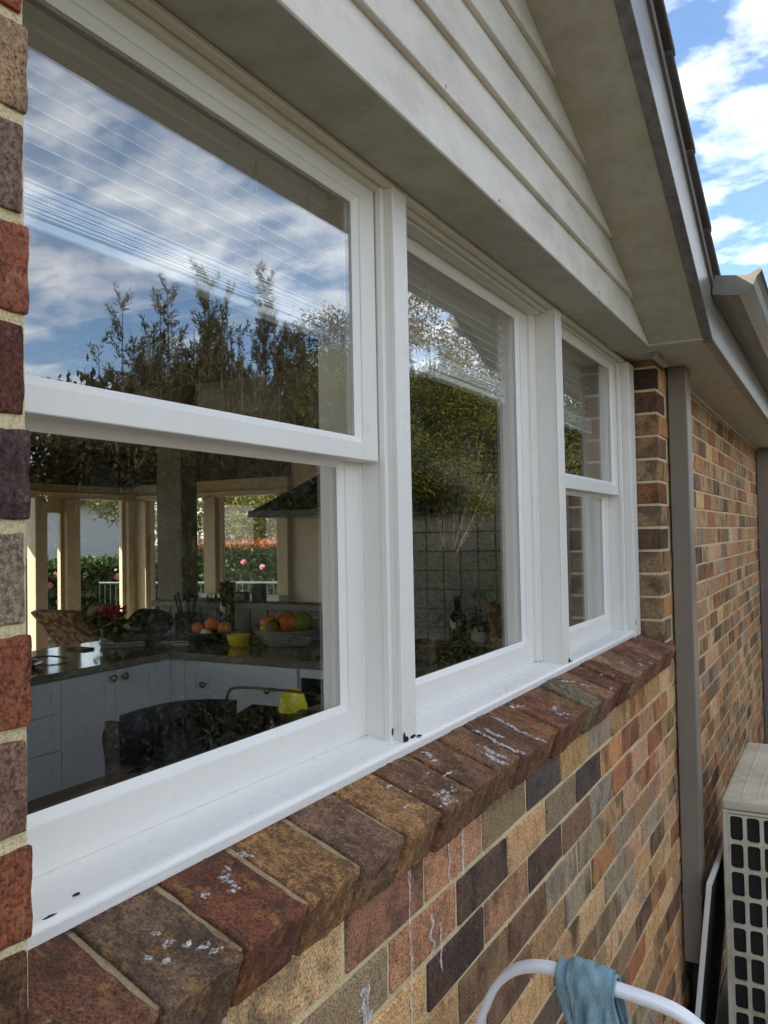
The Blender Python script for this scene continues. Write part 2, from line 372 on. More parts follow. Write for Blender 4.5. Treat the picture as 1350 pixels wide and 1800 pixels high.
PAL = [((198, 160, 114), 0.8, 7), ((208, 174, 130), 0.7, 5), ((176, 142, 102), 1.0, 6), ((168, 114, 80), 0.9, 3), ((194, 142, 96), 0.8, 4), ((164, 148, 124), 0.8, 3),
       ((104, 88, 76), 1.0, 1), ((128, 100, 78), 1.0, 3), ((196, 154, 122), 0.7, 4), ((152, 130, 98), 0.9, 3)]
PALW = [w_ for _, _, w_ in PAL]
def pick(rr):
    c, fl, _ = rr.choices(PAL, PALW)[0]; c = lin(c); g = rr.uniform(1.0, 1.4)
    return (c[0]*g, c[1]*g*rr.uniform(0.97, 1.03), c[2]*g*rr.uniform(0.93, 1.05), fl*rr.uniform(0.5, 1.0) if rr.random() < 0.75 else 0.0)

OY0, OY1 = -0.600, 2.12      # window opening
WALL_END = 6.62
wall = thing('brick_wall', 'mottled tan and dark brown brick wall around and beyond the windows', 'wall', (0, 0, GZ))
mb = MB(); mb.box(-0.11, -0.0036, -3.0, WALL_END, GZ, -0.004); mb.box(-0.11, -0.0036, -3.0, OY0-0.0025, -0.004, 1.139); mb.box(-0.11, -0.0036, OY1+0.006, WALL_END, -0.004, 1.139)
part('mortar', mb, MT['mortar'], wall, label='cream mortar showing in the joints')
VAR = {}
JAMB = {-12: (70, 56, 48), -11: (112, 78, 56), -10: (160, 128, 94), -9: (166, 132, 96), -8: (168, 140, 104), -7: (150, 100, 66), -6: (156, 134, 104), -5: (110, 84, 66), -4: (150, 128, 96), -3: (164, 134, 102), -2: (150, 128, 94), -1: (152, 126, 96), 0: (140, 126, 84)}
def brick_var(Ln, k, near=False, deep=False):
    key = (round(Ln, 4), k, near, deep)
    if key not in VAR:
        if near: m = rough_box('b', 0.105, Ln, 0.0755, 0.0022, 0.0006, 31+k, 8, 18, 10, 0.0014)
        else: m = rough_box('b', 0.105 if deep else 0.045, Ln, 0.076, 0.0035, 0.0011, 11+k, 1, 2, 1)
        VAR[key] = m.mesh('brick', 0, 1, near); VAR[key].materials.append(MT['brick_near' if near else 'brick'])
    return VAR[key]
br = random.Random(21)
cand = []
zc = lambda n: -0.086*n + 0.043          # centre of course n (n=1 just under the sill, n<=0 above)
for n in range(-13, 21):
    off = 0.0 if n % 2 == 0 else 0.12
    k0 = int((-0.95-off)/0.24)-2
    for k in range(k0, 30):
        y0, y1 = off+0.24*k+0.005, off+0.24*(k+1)-0.005
        if y1 > WALL_END-0.005: y1 = WALL_END-0.005
        segs = [(y0, y1)]
        if n <= 0:
            segs = []
            if y0 < OY0: segs.append((y0, min(y1, OY0)))
            if y1 > OY1: segs.append((max(y0, OY1), y1))
        for a, b in segs:
            if b-a < 0.03 or b < -0.92: continue
            if n <= 0 and b < -0.5 and False: continue
            cand.append((n, a, b))
def keep_score(c):
    n, a, b = c; yc = (a+b)/2
    return (yc-CAM[1])
cand.sort(key=keep_score)
NEAR = {-12: (150, 82, 56), -11: (150, 82, 56), -10: (176, 146, 112), -9: (128, 104, 92), -8: (150, 90, 66), -7: (98, 60, 48), -6: (78, 60, 60), -5: (162, 146, 126), -4: (150, 88, 60), -3: (134, 104, 88), -2: (148, 90, 64), -1: (96, 70, 50), 0: (120, 78, 54)}
SPECIAL = {(2, 1): ((96, 76, 64), 1.0), (2, 0): ((182, 134, 100), 0.25), (1, 0): ((186, 140, 106), 0.1), (2, -1): ((150, 130, 102), 0.2), (1, -1): ((150, 108, 86), 0.7), (2, 2): ((196, 158, 116), 0.1), (3, 0): ((84, 64, 56), 0.6),
           (2, 3): ((140, 122, 100), 0.1), (2, 4): ((84, 74, 68), 0.7), (1, 2): ((96, 88, 82), 0.5), (3, 1): ((168, 128, 96), 0.6), (3, 2): ((92, 72, 64), 0.8), (4, 1): ((140, 112, 82), 0.5), (3, 4): ((150, 140, 124), 0.5)}
hidden = lambda n, a, b: (n <= 0 and 2.36 < (a+b)/2 < 2.62)
ind = 0; rest = MB()
for n, a, b in cand:
    if hidden(n, a, b): continue
    ln = b-a
    near = (n <= 0 and b < -0.5)
    low_hidden = (n > 4 and b < 0.3) or (n > 0 and a < -0.7)        # below the frame
    col = pick(br)
    if near and n in NEAR: col = (*lin(NEAR[n])[:3], 0.3)
    if n <= 0 and OY1-0.01 < a < OY1+0.01: col = (*lin(JAMB.get(n, (150, 120, 90)))[:3], 0.7)
    kk = round((a-(0 if n % 2 == 0 else 0.12))/0.24)
    if n > 0 and (n, kk) in SPECIAL: c_, fl_ = SPECIAL[(n, kk)]; col = (*[1.3*q_ for q_ in lin(c_)[:3]], fl_)
    if ind < 296 and not (low_hidden):
        edge = (n <= 0 and a <= OY1+0.001)
        me = brick_var(ln, br.randrange(3), near, edge)
        o = link('brick', me, None, wall, (br.uniform(-0.0012, 0.0018)*(0.4 if near else 1), (a+b)/2 + br.uniform(-0.0012, 0.0012)*(0 if edge or near else 1), zc(n)+br.uniform(-0.0012, 0.0012)), (0, 0, 0 if near else br.uniform(-0.006, 0.006)))
        o.color = col; ind += 1
    else:
        x = br.uniform(-0.0015, 0.002); z0, z1 = zc(n)-0.038+br.uniform(-.001, .001), zc(n)+0.038+br.uniform(-.001, .001); e = 0.003
        vs = [(x-e, a, z0), (x-e, b, z0), (x-e, b, z1), (x-e, a, z1), (x, a+e, z0+e), (x, b-e, z0+e), (x, b-e, z1-e), (x, a+e, z1-e), (-0.03, a, z0), (-0.03, b, z0), (-0.03, b, z1), (-0.03, a, z1)]
        rest.add(vs, [(4, 5, 6, 7), (0, 1, 5, 4), (1, 2, 6, 5), (2, 3, 7, 6), (3, 0, 4, 7), (8, 9, 1, 0), (9, 10, 2, 1), (10, 11, 3, 2), (11, 8, 0, 3)], col)
ro = part('brick', rest, MT['brick_attr'], wall); ro['kind'] = 'stuff'; ro['label'] = 'small far bricks of the wall'

# ------------------------------------------------------------------ brick sill (headers, tilted)
TILT = R(20)
sillb = thing('brick_sill', 'sloping sill of dark weathered red and brown bricks under the windows', 'sill', (0, 0.75, 0))
SC = {0: (116, 78, 60), 1: (118, 96, 78), 2: (124, 76, 56), 3: (170, 128, 84), 4: (136, 108, 88), 5: (172, 130, 86), 6: (132, 96, 74), 7: (128, 92, 70), 8: (134, 98, 72), 9: (116, 84, 66), 10: (140, 96, 66), 11: (124, 80, 60), 12: (130, 92, 68),
      13: (124, 116, 96), 14: (138, 104, 80), 15: (120, 70, 52), 16: (110, 62, 46), 17: (156, 128, 98), 18: (130, 98, 78), 19: (122, 82, 64), 20: (148, 104, 78), 21: (122, 80, 62), 22: (136, 92, 72)}
smesh = []
for k in range(5):
    me = rough_box('sb', 0.17, 0.1085, 0.0755, 0.0040, 0.0010, 61+k, 9, 9, 6, 0.0020).mesh('brick', 0, 1, True); me.materials.append(MT['brick_sill']); smesh.append(me)
FX, FZ = 0.045, 0.0735      # top front edge of the sill
Rm = Matrix.Rotation(TILT, 4, 'Y')   # +x end dips down
cen = Vector((FX, 0, FZ)) - (Rm @ Vector((0, 0, 0.0755/2)))
for j in range(23):
    yc = -0.613 + 0.12*j + 0.06
    o = link('brick', smesh[j % 5], None, sillb, (cen.x+rnd.uniform(-.006, .004), yc+rnd.uniform(-.0015, .0015), cen.z+rnd.uniform(-.0008, .0018)), (rnd.uniform(-.010, .010), TILT+rnd.uniform(-.006, .012), rnd.uniform(-.02, .02)))
    o.color = (*[1.3*q_ for q_ in lin(SC[j])[:3]], 0.4*rnd.random())
m = MB(); q = [Vector((-0.17, 0, -0.0755)), Vector((-0.0125, 0, -0.0735)), Vector((-0.0125, 0, -0.0068)), Vector((-0.17, 0, -0.0068))]
q = [Rm @ (p_) + Vector((FX, 0, FZ)) for p_ in q]
m.prism([(p_.x, p_.z) for p_ in q], 'y', -0.612, 2.143)
part('mortar', m, MT['mortar_sill'], sillb, label='gritty grey mortar between the sill bricks')

# ------------------------------------------------------------------ window frame
frame = thing('window_frame', 'white painted timber frame with sill and two mullions round three windows', 'window frame', (-0.15, 0.75, 0.12))
m = MB(); m.prism([(-0.083, 0.1195), (-0.0815, 0.133), (-0.085, 0.1385), (-0.0905, 0.1405), (-0.152, 0.1475), (-0.30, 0.150), (-0.30, 0.10), (-0.10, 0.10), (-0.10, 0.1185)], 'y', OY0+0.004, 2.046)
part('sill', m, MT['white_sill'], frame, 0.0012)
P1a, P1b, P2a, P2b, JR = 0.216, 0.2845, 1.168, 1.236, 2.006
def strip(x0, x1, y0, y1, z0=0.137, z1=1.128): return (x0, x1, y0, y1, z0, z1)
m = MB(); m.box(-0.25, -0.1205, P1a, P1b, 0.137, 1.1285); m.box(-0.1207, -0.1003, P1a+0.010, P1b, 0.1375, 1.128)
part('mullion', m, MT['white_z'], frame, 0.0015)
part('cover_strip', MB().box(-0.1005, -0.0895, 0.2255, 0.2775, 0.1385, 1.1283), MT['white_z'], frame, 0.0018)
part('stop_bead', MB().box(-0.122, -0.108, 0.2135, 0.2262, 0.1395, 1.1275), MT['white_z'], frame, 0.0018)
m = MB(); m.box(-0.25, -0.0905, P2a, P2b, 0.137, 1.1285); part('mullion', m, MT['white_z'], frame, 0.0015)
part('cover_strip', MB().box(-0.0912, -0.0865, 1.1665, 1.2215, 0.139, 1.1283), MT['white_z'], frame, 0.0018)
m = MB(); m.box(-0.25, -0.1205, JR, 2.118, 0.137, 1.1285); part('jamb', m, MT['white_z'], frame, 0.0015)
part('stop_bead', MB().box(-0.122, -0.108, JR-0.0035, JR+0.011, 0.1395, 1.1275), MT['white_z'], frame, 0.0018)
part('cover_strip', MB().box(-0.1206, -0.0795, 2.024, 2.112, 0.1085, 1.1283), MT['white_z'], frame, 0.0018)
m = MB(); m.box(-0.25, -0.1205, -0.70, -0.622, 0.137, 1.1285); part('jamb', m, MT['white_z'], frame, 0.0015)
m = MB(); m.box(-0.25, -0.122, OY0+0.003, 2.118, 1.129, 1.16); part('head', m, MT['white_head'], frame, 0.001)
part('head_bead', MB().box(-0.1235, -0.111, OY0+0.01, 2.10, 1.1180, 1.1365), MT['white_head'], frame, 0.002)
part('head_bead', MB().box(-0.1105, -0.092, OY0+0.01, 2.10, 1.1275, 1.1375), MT['white_head'], frame, 0.002)

rotm = simple('rotten_timber', (40, 32, 26), 0.95, var=0.5, vs=80, bump=0.5)
for i, (x_, y_, z_, a_, b_, c_) in enumerate(((-0.0885, 0.2275, 0.148, .0012, .0035, .009), (-0.0885, 0.236, 0.144, .0012, .007, .005), (-0.0892, 0.262, 0.143, .001, .010, .003), (-0.086, 0.279, 0.141, .004, .007, .0016), (-0.0858, 1.212, 0.146, .001, .009, .006), (-0.084, 1.224, 0.1425, .003, .008, .0016), (-0.1075, 0.219, 0.158, .001, .003, .006), (-0.100, -0.471, 0.1424, .003, .0045, .0007), (-0.088, -0.512, 0.1392, .0015, .010, .0012), (-0.0795, 2.03, 0.17, .001, .004, .014))):
    part('rot_spot', MB().ball((x_, y_, z_), a_, b_, c_, 9, 6, 0.7, i*3.1), rotm, frame)
def sash(parent, name, xo, y0, y1, z0, z1, sl, sr, rb, rtp, th=0.036):
    """a timber sash: outer face xo; stile widths, rail heights; glazing bead bevel round the pane"""
    xi = xo-th; m = MB()
    m.box(xi, xo, y0, y0+sl, z0, z1); m.box(xi, xo, y1-sr, y1, z0, z1)
    m.box(xi+0.0005, xo-0.0007, y0+sl, y1-sr, z0, z0+rb); m.box(xi+0.0005, xo-0.0007, y0+sl, y1-sr, z1-rtp, z1)
    o = part(name, m, MT['white_z'], parent, 0.0014)
    a, b, c, d = y0+sl, y1-sr, z0+rb, z1-rtp; e = 0.011; g = 0.012
    pt = MB()   # putty bevel
    for (p_, q_, r_, s_) in (((a, c), (b, c), (b-e, c+e), (a+e, c+e)), ((b, c), (b, d), (b-e, d-e), (b-e, c+e)), ((b, d), (a, d), (a+e, d-e), (b-e, d-e)), ((a, d), (a, c), (a+e, c+e), (a+e, d-e))):
        pt.add([(xo-0.003, *p_), (xo-0.003, *q_), (xo-g, *r_), (xo-g, *s_)], [(0, 1, 2, 3)])
    part('putty_bead', pt, MT['white_y'], o)
    part('pane', MB().box(xo-g-0.004, xo-g-0.0005, a-0.002, b+0.002, c-0.002, d+0.002), MT['glass'], o, label='reflecting clear pane')
    return o
UX, LX = -0.1215, -0.160
w1 = thing('sash_window', 'large near double-hung window reflecting clouds and tree tops', 'window', (-0.15, -0.17, 0.15), 'white sash windows')
sash(w1, 'upper_sash', UX, -0.621, 0.2115, 0.634, 1.127, 0.058, 0.050, 0.030, 0.034)
sash(w1, 'lower_sash', LX, -0.621, 0.215, 0.1475, 0.668, 0.058, 0.053, 0.054, 0.034)
part('parting_bead', MB().box(-0.166, -0.158, 0.2085, 0.2165, 0.149, 1.1265), MT['white_z'], w1, 0.001)
w2 = thing('sash_window', 'fixed middle window reflecting dense green wattle, between the two mullions', 'window', (-0.15, 0.75, 0.15), 'white sash windows')
sash(w2, 'fixed_sash', LX, P1b+0.001, 1.135, 0.1475, 1.127, 0.050, 0.055, 0.054, 0.026)
m = MB(); m.box(-0.195, -0.150, 1.1355, 1.1668, 0.149, 1.1265); m.box(-0.157, -0.146, 1.150, 1.1672, 0.1492, 1.126); part('stop_bead', m, MT['white_z'], w2, 0.0015)
part('stop_bead', MB().box(-0.159, -0.124, P1b+0.002, 1.15, 1.112, 1.1285), MT['white_head'], w2, 0.002)
w3 = thing('sash_window', 'far double-hung window next to the brick jamb and downpipe', 'window', (-0.15, 1.65, 0.15), 'white sash windows')
sash(w3, 'upper_sash', UX, P2b+0.001, 2.0015, 0.636, 1.127, 0.050, 0.040, 0.036, 0.022)
sash(w3, 'lower_sash', LX, P2b+0.001, 2.005, 0.1475, 0.668, 0.050, 0.045, 0.046, 0.034)

# soap suds and dried runs
sm = NT('soap_foam'); p = sm.world
sm.pbr(sm.mix(sm.voro(p, 420), lin((246, 245, 242)), lin((222, 222, 222))), 0.4, sm.bump(sm.voro(p, 380), 0.6, 0.0015), 0.6)
sb_ = sm.o.inputs[0].links[0].from_socket; st_ = sm.n('ShaderNodeBsdfTransparent'); sx2 = sm.n('ShaderNodeMixShader'); sm.l(sm.ramp(sm.noise(p, 170, 4, 0.7), (0.40, 0.0), (0.66, 0.85)), sx2.inputs[0]); sm.l(st_.outputs[0], sx2.inputs[1]); sm.l(sb_, sx2.inputs[2]); sm.l(sx2.outputs[0], sm.o.inputs[0])
def sill_z(x): return FZ + (FX-x)*math.tan(TILT)
def suds(label, pts, h=0.003):
    m = MB(); r_ = random.Random(hash(label) % 1000 if False else len(label)*7+int(abs(pts[0][1])*1000))
    for (x, y, rx, ry) in pts:
        for k_ in range(7):
            ox, oy = r_.gauss(0, rx*0.42), r_.gauss(0, ry*0.42); g_ = r_.uniform(0.3, 0.7)
            m.ball((x+ox, y+oy, sill_z(x+ox)), rx*g_*0.75, ry*g_*0.75, max(0.0011, h*0.3*r_.uniform(0.5, 1.2)), 10, 6, 0.6, r_.random()*9)
    solo('soap_suds', m, sm.m, label, 'soap suds', 0, True, group='soap suds on the sill bricks', kind='stuff')
suds('soap suds blob on the reddish sill brick left of the tan one', [(-0.048, -0.302, .008, .010), (-0.036, -0.306, .010, .006), (-0.026, -0.315, .006, .008), (-0.04, -0.348, .005, .006), (-0.058, -0.288, .008, .004)])
suds('round soap bubble beside the timber sill on the tan brick', [(-0.062, -0.249, .006, .008), (-0.056, -0.244, .004, .005)])
suds('scattered small soap bubbles on the dark brown near brick', [(-0.015, -0.432, .006, .008), (-0.012, -0.46, .005, .006), (0.0, -0.415, .005, .009), (0.012, -0.405, .006, .012), (0.002, -0.45, .004, .006), (0.022, -0.4, .004, .009), (-0.03, -0.43, .003, .005)], 0.002)
suds('smeared soap suds at the bottom left beside the near brick pier', [(0.02, -0.555, .006, .014), (0.012, -0.565, .007, .006), (0.028, -0.585, .004, .008)], 0.0016)
suds('large white soap splash on the front edge below the mullion', [(0.026, 0.148, .015, .018), (0.014, 0.168, .009, .014), (0.034, 0.130, .006, .016), (0.02, 0.19, .006, .012), (0.036, 0.16, .005, .008)], 0.004)
suds('small suds right under the first mullion foot', [(-0.066, 0.27, .012, .008), (-0.055, 0.262, .008, .006), (-0.045, 0.255, .006, .012)])
suds('thin pale suds smears on the brown brick before the first mullion', [(-0.02, 0.12, .004, .018), (-0.03, 0.2, .003, .014), (0.0, 0.06, .005, .010), (-0.045, 0.09, .003, .012), (-0.01, 0.24, .003, .016)], 0.0012)
def streak(x0, x1, y, wv): return [(x0+(x1-x0)*i/16, y+wv*math.sin(i*1.3)+0.004*math.sin(i*.5), .009, .003+.002*((i*7) % 3)/2) for i in range(17)]
suds('long white soap run across the sill bricks nearest the middle window', streak(-0.06, 0.038, 0.47, .003) + streak(-0.05, -0.02, 0.5, .002), 0.0022)
suds('second long soap run on the sill bricks beyond the first run', streak(-0.065, 0.04, 0.585, .004), 0.0022)
suds('short soap runs on the bricks before the long runs', streak(-0.02, 0.02, 0.41, .003) + streak(0.0, 0.03, 0.385, .002), 0.0016)
suds('curved soap splash on the sill below the middle pane', [(0.01, 0.80, .010, .012), (0.02, 0.82, .01, .01), (0.0, 0.81, .012, .008), (0.028, 0.80, .007, .012), (-0.01, 0.83, .008, .02)], 0.003)
suds('soap suds against the timber sill under the middle window', [(-0.066, 0.70, .010, .016), (-0.06, 0.73, .007, .02)])
suds('foam heap at the foot of the second mullion', [(-0.062, 1.08, .012, .03), (-0.045, 1.10, .012, .016), (-0.025, 1.12, .010, .02), (-0.04, 1.06, .008, .02), (-0.01, 1.13, .007, .02)], 0.004)
suds('scattered soap spots on the far end of the brick sill', [(0.0, 1.35, .007, .014), (0.02, 1.45, .006, .012), (-0.02, 1.55, .006, .02), (0.025, 1.62, .010, .016), (0.035, 1.7, .008, .014), (0.01, 1.75, .005, .014), (-0.04, 1.9, .006, .018), (-0.02, 1.3, .005, .018), (0.03, 1.2, .005, .016)], 0.002)
dm = NT('dried_soap'); pz = dm.world
dfb = dm.n('ShaderNodeBsdfDiffuse'); dfb.inputs[0].default_value = lin((228, 230, 236)); trb = dm.n('ShaderNodeBsdfTransparent'); mxb = dm.n('ShaderNodeMixShader')
dm.l(dm.ramp(dm.noise(dm.scale(pz, (1, 1, 0.35)), 260, 5, 0.75), (0.45, 0.0), (0.68, 0.85)), mxb.inputs[0]); dm.l(trb.outputs[0], mxb.inputs[1]); dm.l(dfb.outputs[0], mxb.inputs[2]); dm.l(mxb.outputs[0], dm.o.inputs[0])
def run(label, y, z0, z1, wd, wob=0.004):
    n = 22; V = []; r_ = random.Random(int(y*1000)+5); ph = r_.random()*6
    for i in range(n+1):
        z = z0+(z1-z0)*i/n; yy = y + wob*math.sin(ph+i*.55)*i/n + 0.012*i/n*(r_.random()-.3)*.3; ww = wd*(0.6+0.7*r_.random())*(1 if i < n-2 else 0.5)
        V += [(0.0032, yy-ww/2, z), (0.0036, yy+ww/2, z), (0.0030, yy+ww/2, z), (0.0026, yy-ww/2, z)]
    F = []
    for i in range(n):
        a = 4*i; b = a+4
        F += [(a, a+1, b+1, b), (a+1, a+2, b+2, b+1), (a+2, a+3, b+3, b+2), (a+3, a, b, b+3)]
    mm = MB(); mm.add(V, F); solo('soap_run', mm, dm.m, label, 'soap stain', group='dried soap runs on the wall')
run('long white soap run down the tan bricks below the orange sill brick', 0.062, 0.0, -0.235, 0.006)
run('pair of pale soap runs beneath the big soap splash', 0.205, -0.005, -0.085, 0.004)
run('wider pale run beneath the big soap splash, right of the pair', 0.262, 0.005, -0.088, 0.010, 0.002)
run('smeared soap on the grey-tan brick at the bottom edge', -0.075, -0.115, -0.175, 0.022, 0.01)
run('short soap dribble on the third course of bricks', 0.168, -0.128, -0.21, 0.006)
run('arching pale soap mark on the tan brick of the second course', 0.135, -0.10, -0.165, 0.009, 0.014)

# ------------------------------------------------------------------ gable cladding, eaves, roof
RK = lambda y: 1.150 + 0.43*(1.86-y)       # underside of the rake
YR = lambda z: 1.86 - (z-1.150)/0.43
RIDGE = -1.1
gable = thing('weatherboard_gable', 'cream painted weatherboards above the windows, marked with grime', 'cladding', (0, 0.5, 1.14))
bz = [1.1395+0.1125*i for i in range(13)]
for i in range(12):
    z0, z1 = bz[i], bz[i+1]+0.012
    ya = -2.9; yb0, yb1 = min(1.866, YR(z0)+0.004), YR(z1)+0.004
    xb, xt = 0.031, 0.0165
    prof = []
    # wedge profile clipped by the rake at its far end; the near end by the mirrored rake
    yl0, yl1 = 2*RIDGE-yb0, 2*RIDGE-yb1
    if yb0 < RIDGE+0.05: break
    yb1 = max(yb1, RIDGE+0.01); yl1 = min(yl1, RIDGE-0.01)
    m = MB(); m.hexa([(-0.01, yl0, z0), (xb, yl0, z0), (xb, yb0, z0), (-0.01, yb0, z0)], [(-0.012, yl1, z1), (xt, yl1, z1), (xt, yb1, z1), (-0.012, yb1, z1)])
    part('weatherboard', m, MT['board'], gable, 0.0018)
for i in range(5):
    for k in range(6):
        yk = -0.15+0.42*k+0.02*math.sin(i*5+k*3)
        if yk < YR(bz[i])-0.12: part('nail_head', MB().ball((0.031-0.0038+0.0002, yk, bz[i]+0.026), 0.0006, 0.0032, 0.0032, 8, 5), MT['board'], gable)
for i, (yk, zk, sy_, sz_) in enumerate(((0.40, 1.245, .003, .009), (0.47, 1.222, .002, .006), (0.52, 1.205, .003, .005), (0.44, 1.150, .003, .004), (1.2, 1.16, .003, .006), (-0.1, 1.30, .002, .003), (0.2, 1.262, .002, .004), (0.9, 1.36, .003, .003))):
    part('paint_flake', MB().ball((0.031-0.13*(zk-bz[int((zk-bz[0])/0.1125)])+0.0002, yk, zk), 0.0006, sy_, sz_, 8, 5, 0.6, i), rotm, gable)
part('soffit_board', MB().box(-0.122, 0.0285, -3.0, 1.868, 1.1382, 1.1480), MT['soffit'], gable)
part('backing_wall', MB().prism([(-4.0, 1.149), (1.85, 1.149), (RIDGE, RK(RIDGE)-0.01)], 'x', -0.10, -0.013), MT['soffit'], gable)

eave = thing('eave_soffit', 'cream eave lining under the roof edge, cracked and spotted', 'eaves', (0.1, 3, 1.15))
m = MB(); m.box(-0.12, 0.214, 1.872, WALL_END+2.5, 1.1480, 1.1545); part('soffit_sheet', m, MT['soffit'], eave)
part('rake_soffit', MB().prism([(1.872, RK(1.872)), (RIDGE, RK(RIDGE)), (2*RIDGE-1.872, RK(1.872)), (2*RIDGE-1.872, RK(1.872)+.008), (RIDGE, RK(RIDGE)+.008), (1.872, RK(1.872)+0.008)], 'x', 0.012, 0.2035), MT['soffit'], eave)
part('cover_strip', MB().box(0.012, 0.204, 1.866, 1.884, 1.1405, 1.1515), MT['soffit'], eave, 0.002)
part('cornice_bead', MB().prism([(0.002, 1.1478), (0.020, 1.1478), (0.016, 1.134), (0.002, 1.128)], 'y', 2.43, WALL_END), MT['soffit'], eave, 0.001)
part('corner_block', MB().box(0.008, 0.03, 2.0, 2.20, 1.126, 1.1478), MT['soffit'], eave, 0.002)
barge = thing('barge_board', 'weathered grey barge board sloping up along the gable edge', 'barge board', (0.22, 1.86, 1.14))
m = MB(); hb = 0.20
for sgn in (1, -1):
    fy = (lambda y: y) if sgn == 1 else (lambda y: 2*RIDGE-y)
    ys = [fy(1.895), fy(RIDGE)]
    prof = [(ys[0], RK(1.895)-0.002), (ys[1], RK(RIDGE)-0.015), (ys[1], RK(RIDGE)+hb), (ys[0], RK(1.895)+hb)]
    if sgn == -1: prof = prof[::-1]
    part('board', MB().prism(prof, 'x', 0.2, 0.233), MT['barge'], barge, 0.002, label='weathered grey sloping board')
    part('capping', MB().prism([(a_, b_+hb*0.965 if False else b_) for a_, b_ in [(ys[0], RK(1.895)+hb-0.03), (ys[1], RK(RIDGE)+hb-0.03), (ys[1], RK(RIDGE)+hb+0.004), (ys[0], RK(1.895)+hb+0.004)]][::sgn], 'x', 0.2332, 0.241), MT['gutter'], barge)
roof = thing('tiled_roof', 'dark tiled roof whose tile ends show above the barge board', 'roof', (0.1, 1, 1.4))
def gable_slope(sgn):
    fy = (lambda y: y) if sgn == 1 else (lambda y: 2*RIDGE-y)
    b = lambda y: RK(y)+hb+0.006
    m = MB(); pr = [(fy(2.05), b(2.05)), (fy(RIDGE), b(RIDGE)), (fy(RIDGE), b(RIDGE)+0.03), (fy(2.05), b(2.05)+0.03)][::sgn]
    m.prism(pr, 'x', -3.3, 0.19); part('roof_sheet', m, MT['tile'], roof)
    k = 0; y = 2.0
    while y > RIDGE+0.05:
        L_ = 0.30; y2 = y-L_-0.03
        tm = MB(); zt = 0.028
        tm.hexa([(0.02, fy(y), b(y)+0.012), (0.262, fy(y), b(y)+0.010), (0.258, fy(y2), b(y2)-0.002), (0.02, fy(y2), b(y2))], [(0.02, fy(y), b(y)+0.012+zt), (0.262, fy(y), b(y)+0.006+zt), (0.258, fy(y2), b(y2)+zt-0.006), (0.02, fy(y2), b(y2)+zt-0.004)])
        part('roof_tile', tm, MT['tile'], roof, 0.005, True); y -= L_
gable_slope(1); gable_slope(-1)
# main roof: eave along the wall, ridge over the middle of the house, far slope to the sunroom
RX, RZ = -3.0, 2.75
m = MB(); m.prism([(0.22, 1.352), (RX, RZ), (-7.0, 1.22), (-7.0, 1.17), (RX, RZ-0.06), (0.22, 1.30)], 'y', 1.93, 9.4); part('roof_sheet', m, MT['tile'], roof)
m = MB(); m.prism([(-0.05, 1.46), (RX, RZ), (-7.0, 1.22), (-7.0, 1.17), (RX, RZ-0.06), (-0.05, 1.40)], 'y', -7.0, 1.92); part('roof_sheet', m, MT['tile'], roof)
fas = thing('eave_fascia', 'dark grey-green fascia board below the gutter', 'fascia', (0.22, 4, 1.14))
part('board', MB().box(0.2145, 0.2335, 1.896, 9.2, 1.1385, 1.345), MT['gutter'], fas, 0.002)
part('lower_lip', MB().box(0.2005, 0.2142, 1.896, 9.2, 1.1390, 1.1475), MT['taupe'], fas, 0.001)
gut = thing('roof_gutter', 'grey quad-profile roof gutter with its end cap facing the camera', 'gutter', (0.3, 4, 1.3))
gp = [(0.239, 1.290), (0.275, 1.281), (0.318, 1.276), (0.345, 1.285), (0.362, 1.304), (0.371, 1.327), (0.387, 1.346)]
gi = [(x_-0.0022, z_+0.0022) for x_, z_ in gp]
GY = 1.868
V = []; F = []
for (x_, z_) in gp: V += [(x_, GY+0.0015, z_), (x_, 9.2, z_)]
for (x_, z_) in gi: V += [(x_, GY+0.0015, z_), (x_, 9.2, z_)]
n_ = len(gp)
for i in range(n_-1): F += [(2*i, 2*i+1, 2*i+3, 2*i+2), (2*(n_+i), 2*(n_+i+1), 2*(n_+i+1)+1, 2*(n_+i)+1)]
mm = MB(); mm.add(V, F); part('trough', mm, MT['gutter'], gut)
part('lip', MB().tube([(0.385, GY, 1.347), (0.385, 9.2, 1.347)], 0.005, 8), MT['gutter'], gut, 0, True)
part('back', MB().box(0.2365, 0.2395, GY, 9.2, 1.288, 1.352), MT['gutter'], gut)
part('end_cap', MB().prism([(0.2372, 1.2885), (0.275, 1.2795), (0.318, 1.2745), (0.3465, 1.2838), (0.3635, 1.3035), (0.3725, 1.3265), (0.3885, 1.3445), (0.383, 1.3535), (0.374, 1.3485), (0.345, 1.336), (0.246, 1.351)], 'y', GY-0.003, GY), MT['gutter'], gut, label='flat grey end cap')

dp = thing('downpipe', 'tall square taupe downpipe between window wall and far brick wall', 'downpipe', (0.04, 2.37, -1.16))
part('pipe', MB().box(0.0045, 0.0755, 2.322, 2.428, -1.163, 1.147), MT['taupe'], dp, 0.0035)
part('strap', MB().box(0.003, 0.0775, 2.3195, 2.4305, -0.93, -0.905), MT['taupe'], dp, 0.001)
bk = simple('black_plastic', (26, 26, 27), 0.5)
part('outlet', MB().lathe([(0.028, -0.56), (0.028, 0.02)], (0.04, 2.375, -1.165), 12), bk, dp, 0, True)
part('drain', MB().lathe([(0.055, -0.02), (0.055, 0.03), (0.045, 0.035), (0.04, 0.0)], (0.04, 2.375, GZ+0.02), 16), bk, dp, 0, True)
dp2 = thing('downpipe', 'distant taupe downpipe at the far end of the brick wall', 'downpipe', (0.05, 6.2, -1.2))
part('pipe', MB().box(0.004, 0.10, 6.10, 6.20, GZ, 1.147), MT['taupe'], dp2, 0.003)
part('strap', MB().box(0.002, 0.103, 6.097, 6.203, 0.40, 0.43), MT['taupe'], dp2)

